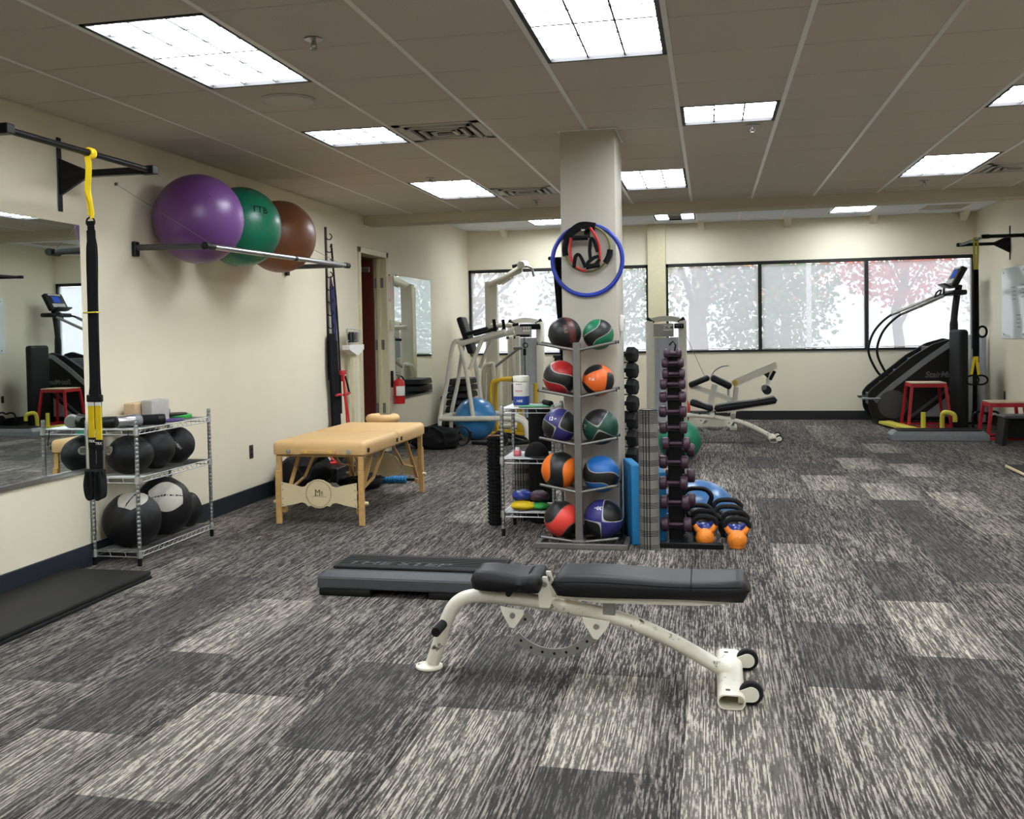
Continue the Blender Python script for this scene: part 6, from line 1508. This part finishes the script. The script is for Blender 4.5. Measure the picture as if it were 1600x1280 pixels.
b = nb(); sph(b, (0, 0, 0.205), 0.205, 40, 26); o = fin('exercise_ball', b, 'red2', None, 80); o.location = (-0.50, 15.75, 0); tag(o, 'red ball by the window wall seen behind the plum dumbbells', 'ball')

# ------------------------------------------------------------------ right corner
def stair_climber():
    t = thing('stair_climber', 'black and grey stair climber machine in the right corner by the window', 'gym machine', (0, 0, 0))
    YN, YFF = 15.36, 15.98
    sil = [(2.23, 0.10), (2.17, 0.22), (2.16, 0.44), (2.22, 0.52), (2.75, 0.96), (3.02, 1.13), (3.26, 1.20), (3.42, 1.16), (3.46, 0.90), (3.46, 0.09), (2.40, 0.09)]
    for y0, y1 in ((YN, YN + 0.07), (YFF - 0.07, YFF)):
        b = nb(); prism(b, sil, 'y', y0, y1); bmesh.ops.bevel(b, geom=[e for e in b.edges], offset=0.012, segments=2, affect='EDGES'); fin('side_panel', b, 'black', t, 35)
    b = nb(); box(b, 2.45, 3.44, YN + 0.071, YFF - 0.071, 0.10, 0.45, 0.01, 1); fin('drive_housing', b, 'black', t)
    for k in range(5):
        x = 2.20 + 0.19 * k; z = 0.43 + 0.165 * k
        b = nb(); box(b, x, x + 0.26, YN + 0.072, YFF - 0.072, z - 0.16, z, 0.008, 1); s_ = fin('stair_tread', b, 'darkgrey', t)
        b = nb(); box(b, x + 0.0, x + 0.03, YN + 0.08, YFF - 0.08, z + 0.0005, z + 0.004); fin('tread_nosing', b, 'midgrey', s_, 0)
    b = nb(); tube(b, [(2.25, YN - 0.006, 0.33), (2.50, YN - .006, 0.56), (2.92, YN - .006, 0.90), (3.24, YN - .006, 1.13), (3.36, YN - .006, 1.15)], 1, flat=(0.014, 0.075), up=(0, 1, 0)); fin('silver_trim', b, 'midgrey', t, 35)
    R = Matrix.Rotation(PI / 2, 3, 'X')
    b = nb(); lathe(b, [(0.135, -0.004), (0.20, -0.004), (0.20, 0.012), (0.135, 0.018)], (2.49, YN - 0.004, 0.29), R, 48); fin('wheel_cover', b, 'darkgrey', t)
    b = nb(); lathe(b, [(0, 0.004), (0.13, 0.008), (0.134, 0.0), (0, 0.0)], (2.49, YN - 0.004, 0.29), R, 40); d_ = fin('vent_disc', b, 'black', t)
    b = nb()
    for i in range(-3, 4):
        for j in range(-2, 3):
            if abs(i + j) > 4: continue
            cyl(b, (2.49 + 0.020 * i + 0.009 * j, YN - 0.0155, 0.285 + 0.018 * j + 0.014 * i), (2.49 + 0.020 * i + 0.009 * j, YN - 0.0125, 0.285 + 0.018 * j + 0.014 * i), 0.0065, n=8)
    fin('vent_holes', b, 'greyprint', d_, 0, kind='stuff')
    b = nb(); prism(b, [(3.25, 0.12), (3.25, 0.44), (2.85, 0.12)], 'y', YN - 0.010, YN - 0.001); fin('lower_panel', b, 'midgrey', t, 0)
    b = nb(); tube(b, [(2.70, YN - .012, 0.10), (3.28, YN - .012, 0.56)], 1, flat=(0.02, 0.035), up=(0, 1, 0)); fin('lower_trim', b, 'darkgrey', t, 0)
    text('StairMaster', 0.115, face((3.17, YN - 0.003, 0.70), *FRONT), 'greyprint', t, 0.0012, True, 0.95, 0.25)
    for y in (YN - 0.05, YFF - 0.25):
        b = nb(); box(b, 2.09, 2.32, y, y + 0.20, 0.36, 0.385, 0.006, 1); fin('foot_step', b, 'midgrey' if y < 15.5 else 'black', t)
    for x in (2.35, 3.35):
        b = nb(); box(b, x - 0.06, x + 0.06, YN + 0.02, YFF - 0.02, 0.0, 0.09, 0.01, 1); fin('floor_foot', b, 'rubber', t)
    for y, dx in ((YN + 0.03, 0.0), (YFF - 0.03, -0.035)):
        b = nb(); P = spline([(2.50 + dx, y, 0.62), (2.40 + dx, y, 0.74), (2.30 + dx, y, 0.96), (2.30 + dx, y, 1.14), (2.40 + dx, y, 1.36), (2.62 + dx, y, 1.56), (2.95, y, 1.70), (3.20, y, 1.81), (3.34, y, 1.83)], 6); tube(b, P, 0.017, 12); hr = fin('handrail', b, 'blackmetal', t, 60)
        b = nb(); tube(b, spline([(2.60 + dx, y, 1.553), (2.95, y, 1.702), (3.16, y, 1.795)], 6), 0.024, 12); fin('rail_sleeve', b, 'gunmetal', hr, 60)
    b = nb(); tube(b, spline([(3.36, 15.67, 1.10), (3.35, 15.67, 1.40), (3.38, 15.67, 1.72), (3.42, 15.67, 1.95)], 5), [0.055] * 6 + [0.045] * 10, 14); fin('mast', b, 'black', t, 60)
    b = nb(); box(b, 3.27, 3.46, YN + 0.0, YFF - 0.0, 1.80, 1.87, 0.02, 2); fin('crossbar', b, 'black', t)
    b = nb(); tube(b, spline([(3.04, YN + .03, 1.745), (3.07, YN + .03, 1.84), (3.13, YN + .03, 1.87), (3.10, YN + .03, 1.80)], 5), 0.011, 8); tube(b, [(3.16, YN + .03, 1.80), (3.165, YN + .03, 1.90)], 0.014, 8); fin('rail_controls', b, 'blackmetal', t, kind='stuff')
    Rm = Matrix.Translation((3.37, 15.67, 2.05)) @ Matrix.Rotation(math.radians(28), 4, 'Y')
    def cb(nm, dims, m, par):
        b = nb(); box(b, *dims, 0.015, 2)
        for v in b.verts: v.co = Rm @ v.co
        return fin(nm, b, m, par)
    con = cb('console', (-0.035, 0.045, -0.24, 0.24, -0.15, 0.16), 'black', t)
    cb('screen', (-0.040, -0.034, -0.10, 0.10, -0.02, 0.10), 'screen', con); cb('console_buttons', (-0.040, -0.034, -0.17, 0.17, -0.11, -0.04), 'greyblock', con); cb('console_header', (-0.040, -0.034, -0.17, 0.17, 0.115, 0.145), 'greyblock', con)
    cb('book_ledge', (-0.13, -0.02, -0.20, 0.20, -0.175, -0.15), 'black', con)
stair_climber()
b = nb(); box(b, -0.062, 0.062, -0.22, 0.22, 0, 1.325, 0.045, 4); o = fin('folded_mat', b, 'rubber'); o.location = (3.262, 14.98, 0); o.rotation_euler = (0, 0, 0.10); tag(o, 'tall folded black mat standing on end beside the stair climber', 'mat')
t = thing('twin_posts', 'pair of pale upright tubes with a black strap in the right corner', 'posts', (3.60, 15.55, 0))
for x, r, h in ((-0.085, 0.040, 1.245), (0.085, 0.055, 1.24)):
    b = nb(); lathe(b, [(0, 0), (r, 0), (r, h - 0.01), (r * .8, h), (0, h)], (x, 0, 0), n=24); p_ = fin('tube', b, 'shroud', t, 40)
b = nb(); box(b, -0.03, 0.02, -0.035, 0.03, 0.0, 1.19, 0.008, 1); fin('black_strap', b, 'fabric', t)
b = nb(); box(b, -0.13, 0.16, -0.06, 0.07, 0.0, 0.03, 0.006, 1); fin('base', b, 'black', t)
def plyo(loc, top, bot, h, label):
    t = thing('plyo_box', label, 'plyo box', loc, group='red plyo boxes')
    b = nb(); box(b, -top / 2, top / 2, -top / 2, top / 2, h - 0.006, h + 0.008, 0.003, 1); fin('tread', b, 'stone', t)
    b = nb(); q = top / 2; 
    for s in (-1, 1): box(b, -q, q, s * q - (0.006 if s > 0 else 0), s * q + (0 if s > 0 else 0.006), h - 0.055, h - 0.006); box(b, s * q - (0.006 if s > 0 else 0), s * q + (0 if s > 0 else 0.006), -q, q, h - 0.055, h - 0.006)
    fin('top_frame', b, 'redsteel', t, 0)
    for sx in (-1, 1):
        for sy in (-1, 1):
            b = nb(); tube(b, [(sx * bot / 2, sy * bot / 2, 0.0), (sx * (q - .012), sy * (q - .012), h - 0.02)], 1, flat=(0.035, 0.035), up=(1, 0, 0)); fin('leg', b, 'redsteel', t, 0)
    for s in (-1, 1):
        b = nb(); tube(b, [(-bot / 2, s * bot / 2, 0.03), (bot / 2, s * bot / 2, 0.03)], 1, flat=(0.035, 0.03), up=(0, 1, 0)); fin('floor_rail', b, 'redsteel', t, 0)
        b = nb(); tube(b, [(s * bot / 2, -bot / 2, 0.03), (s * bot / 2, bot / 2, 0.03)], 1, flat=(0.035, 0.03), up=(1, 0, 0)); fin('floor_rail', b, 'redsteel', t, 0)
plyo((2.845, 14.98, 0), 0.44, 0.54, 0.615, 'taller red plyo box in front of the stair climber')
plyo((3.44, 13.50, 0), 0.38, 0.46, 0.455, 'lower red plyo box near the right wall behind the black stool')
t = thing('yellow_frame', 'yellow tubular floor frame around the foot of the tall red box', 'frame', (0, 0, 0))
b = nb(); tube(b, [(2.36, 15.26, 0.05), (2.50, 14.62, 0.04), (2.56, 14.42, 0.035)], 1, flat=(0.16, 0.035), up=(1, 0.2, 0)); fin('side_rail', b, 'lime', t, 0)
b = nb(); tube(b, [(2.50, 14.40, 0.035), (3.02, 14.30, 0.035)], 1, flat=(0.10, 0.034), up=(0, 1, 0)); fin('front_rail', b, 'lime', t, 0)
b = nb(); cyl(b, (2.71, 14.42, 0.02), (2.71, 14.42, 0.255), 0.030, n=16); fin('post', b, 'lime', t)
b = nb(); tube(b, spline([(2.955, 14.50, 0.03), (2.955, 14.48, 0.20), (2.975, 14.45, 0.25), (3.04, 14.42, 0.245), (3.085, 14.40, 0.21), (3.09, 14.40, 0.13)], 5), 0.030, 14); fin('bent_post', b, 'lime', t, 60)
b = nb(); box(b, 3.02, 3.62, 13.78, 14.80, 0.0, 0.02, 0.004, 1); tag(fin('floor_mat', b, 'mat'), 'small black floor mat between the yellow frame and the right wall', 'mat')
t = thing('loop_stand', 'black bent tube stand on the small floor mat', 'stand', (3.48, 14.45, 0.021))
b = nb(); tube(b, spline([(-0.16, 0, 0.0), (-0.165, 0, 0.17), (-0.13, 0, 0.225), (-0.06, 0, 0.235), (0.0, 0, 0.215), (0.07, 0, 0.24), (0.13, 0, 0.225), (0.155, 0, 0.17), (0.15, 0, 0.0)], 5), 0.015, 10); fin('bent_tube', b, 'blackmetal', t, 60)
b = nb(); lathe(b, [(0, -0.02), (0.05, -0.02), (0.055, 0), (0.05, 0.02), (0, 0.02)], (0.09, -0.0, 0.14), Matrix.Rotation(PI / 2, 3, 'X'), 24); fin('round_pad', b, 'foam', t)
b = nb(); box(b, -0.19, -0.13, -0.08, 0.08, 0, 0.02, 0.004, 1); fin('foot', b, 'blackmetal', t)
b = nb(); box(b, 0.12, 0.18, -0.08, 0.08, 0, 0.02, 0.004, 1); fin('foot', b, 'blackmetal', t)
aerobic_step('grey aerobic step with dark tread in front of the tall red box', (2.13, 13.24, 0), 1.10, 0.36, 0.125, 'midgrey', 'rubber', 0.0, False)
t = thing('step_stool', 'black and grey plastic step stool at the right picture edge', 'stool', (3.46, 12.92, 0))
b = nb(); box(b, -0.20, 0.26, -0.16, 0.16, 0.305, 0.345, 0.018, 3); fin('seat', b, 'darkgrey', t)
for s in (-1, 1):
    b = nb(); prism(b, [(0.03 + s * 0.20 - 0.02, 0.30), (0.03 + s * 0.20 + 0.02, 0.30), (0.03 + s * 0.235 + 0.02, 0.0), (0.03 + s * 0.235 - 0.02, 0.0)], 'y', -0.155, 0.155); fin('side_leg', b, 'black', t, 0)
b = nb(); box(b, -0.15, 0.21, 0.10, 0.13, 0.06, 0.30, 0.004, 1); fin('back_web', b, 'black', t)
t = thing('balance_board', 'flat grey-brown board with a pale edge lying at the right picture edge', 'board', (3.05, 10.45, 0))
b = nb(); box(b, -0.29, 0.45, -0.34, 0.34, 0.012, 0.036, 0.005, 2); fin('board_core', b, 'ply', t)
b = nb(); box(b, -0.28, 0.44, -0.33, 0.33, 0.0362, 0.041, 0.002, 1); fin('top_grip', b, 'mat', t)
b = nb(); box(b, -0.20, 0.30, -0.2, 0.2, 0.0, 0.012); fin('foot_pad', b, 'rubber', t, 0)
t = thing('wall_board', 'pale glass notice board on the right wall', 'board', (XR, 13.9, 1.655))
b = nb(); box(b, -0.012, -0.004, -1.0, 0.945, -0.457, 0.457, 0.002, 1); fin('glass_sheet', b, 'frostglass', t)
for y in (-0.9, 0.0, 0.86):
    for z in (-0.40, 0.40):
        b = nb(); cyl(b, (-0.018, y, z), (-0.001, y, z), 0.014, n=12); fin('standoff', b, 'gunmetal', t)
for k, (y, z, h) in enumerate(((0.40, 0.10, 0.28), (0.02, 0.12, 0.28), (-0.36, 0.1, 0.28), (0.2, -0.24, 0.24), (-0.2, -0.24, 0.24))):
    b = nb(); box(b, -0.0135, -0.0122, y - 0.15, y + 0.15, z - h / 2, z + h / 2); pg = fin('notice_sheet', b, 'frostglass', t, 0)
    b = nb()
    for q in range(4): box(b, -0.0142, -0.0136, y - 0.10, y + (0.08 - .03 * (q % 2)), z + h * .32 - q * 0.05, z + h * .32 - q * .05 + 0.014)
    fin('printed_lines', b, 'greyprint', pg, 0, kind='stuff')
outlet('wall_outlet', XR - 0.001, 14.75, 0.45, -1, 'outlet', 'dark outlet on the right wall above the lower red box')
# suspension strap on the far bar
t = thing('suspension_strap', 'yellow and black suspension strap hanging before the stair climber', 'strap', (3.175, 13.70, 0))
b = nb(); ring(b, (0, 0, 2.425), 0.024, 0.010, 'y', 18, 8); fin('anchor_wrap', b, 'lime', t)
for s in (-1, 1):
    b = nb(); tube(b, spline([(s * 0.018, -0.03, 2.42), (s * 0.022, -.03, 2.25), (s * 0.012, -.03, 2.06)], 4), 1, flat=(0.026, 0.004), up=(1, 0, 0)); fin('yellow_anchor_strap', b, 'lime', t)
    b = nb(); tube(b, spline([(s * 0.010, -.03, 2.06), (s * 0.014, -.03, 1.7), (s * 0.016, -.03, 1.30), (s * .016, -.03, 0.92)], 5), 1, flat=(0.038, 0.008), up=(1, 0, 0)); fin('black_strap', b, 'fabric', t)
    b = nb(); tube(b, spline([(s * 0.012, -.03, 1.03), (s * 0.02 - 0.01, -.035, 0.92), (s * 0.045 - 0.015, -.04, 0.76)], 4), 1, flat=(0.03, 0.005), up=(1, 0, 0)); fin('yellow_strap', b, 'yellow', t)
    b = nb(); ring(b, (s * 0.05, -.05, 0.71), 0.075, 0.011, 'y', 28, 8, squash=0.75); fin('hand_loop', b, 'foam', t)
b = nb(); ring(b, (0.07, -.03, 1.30), 0.05, 0.014, 'y', 20, 8, squash=1.3); fin('spare_loop', b, 'foam', t)
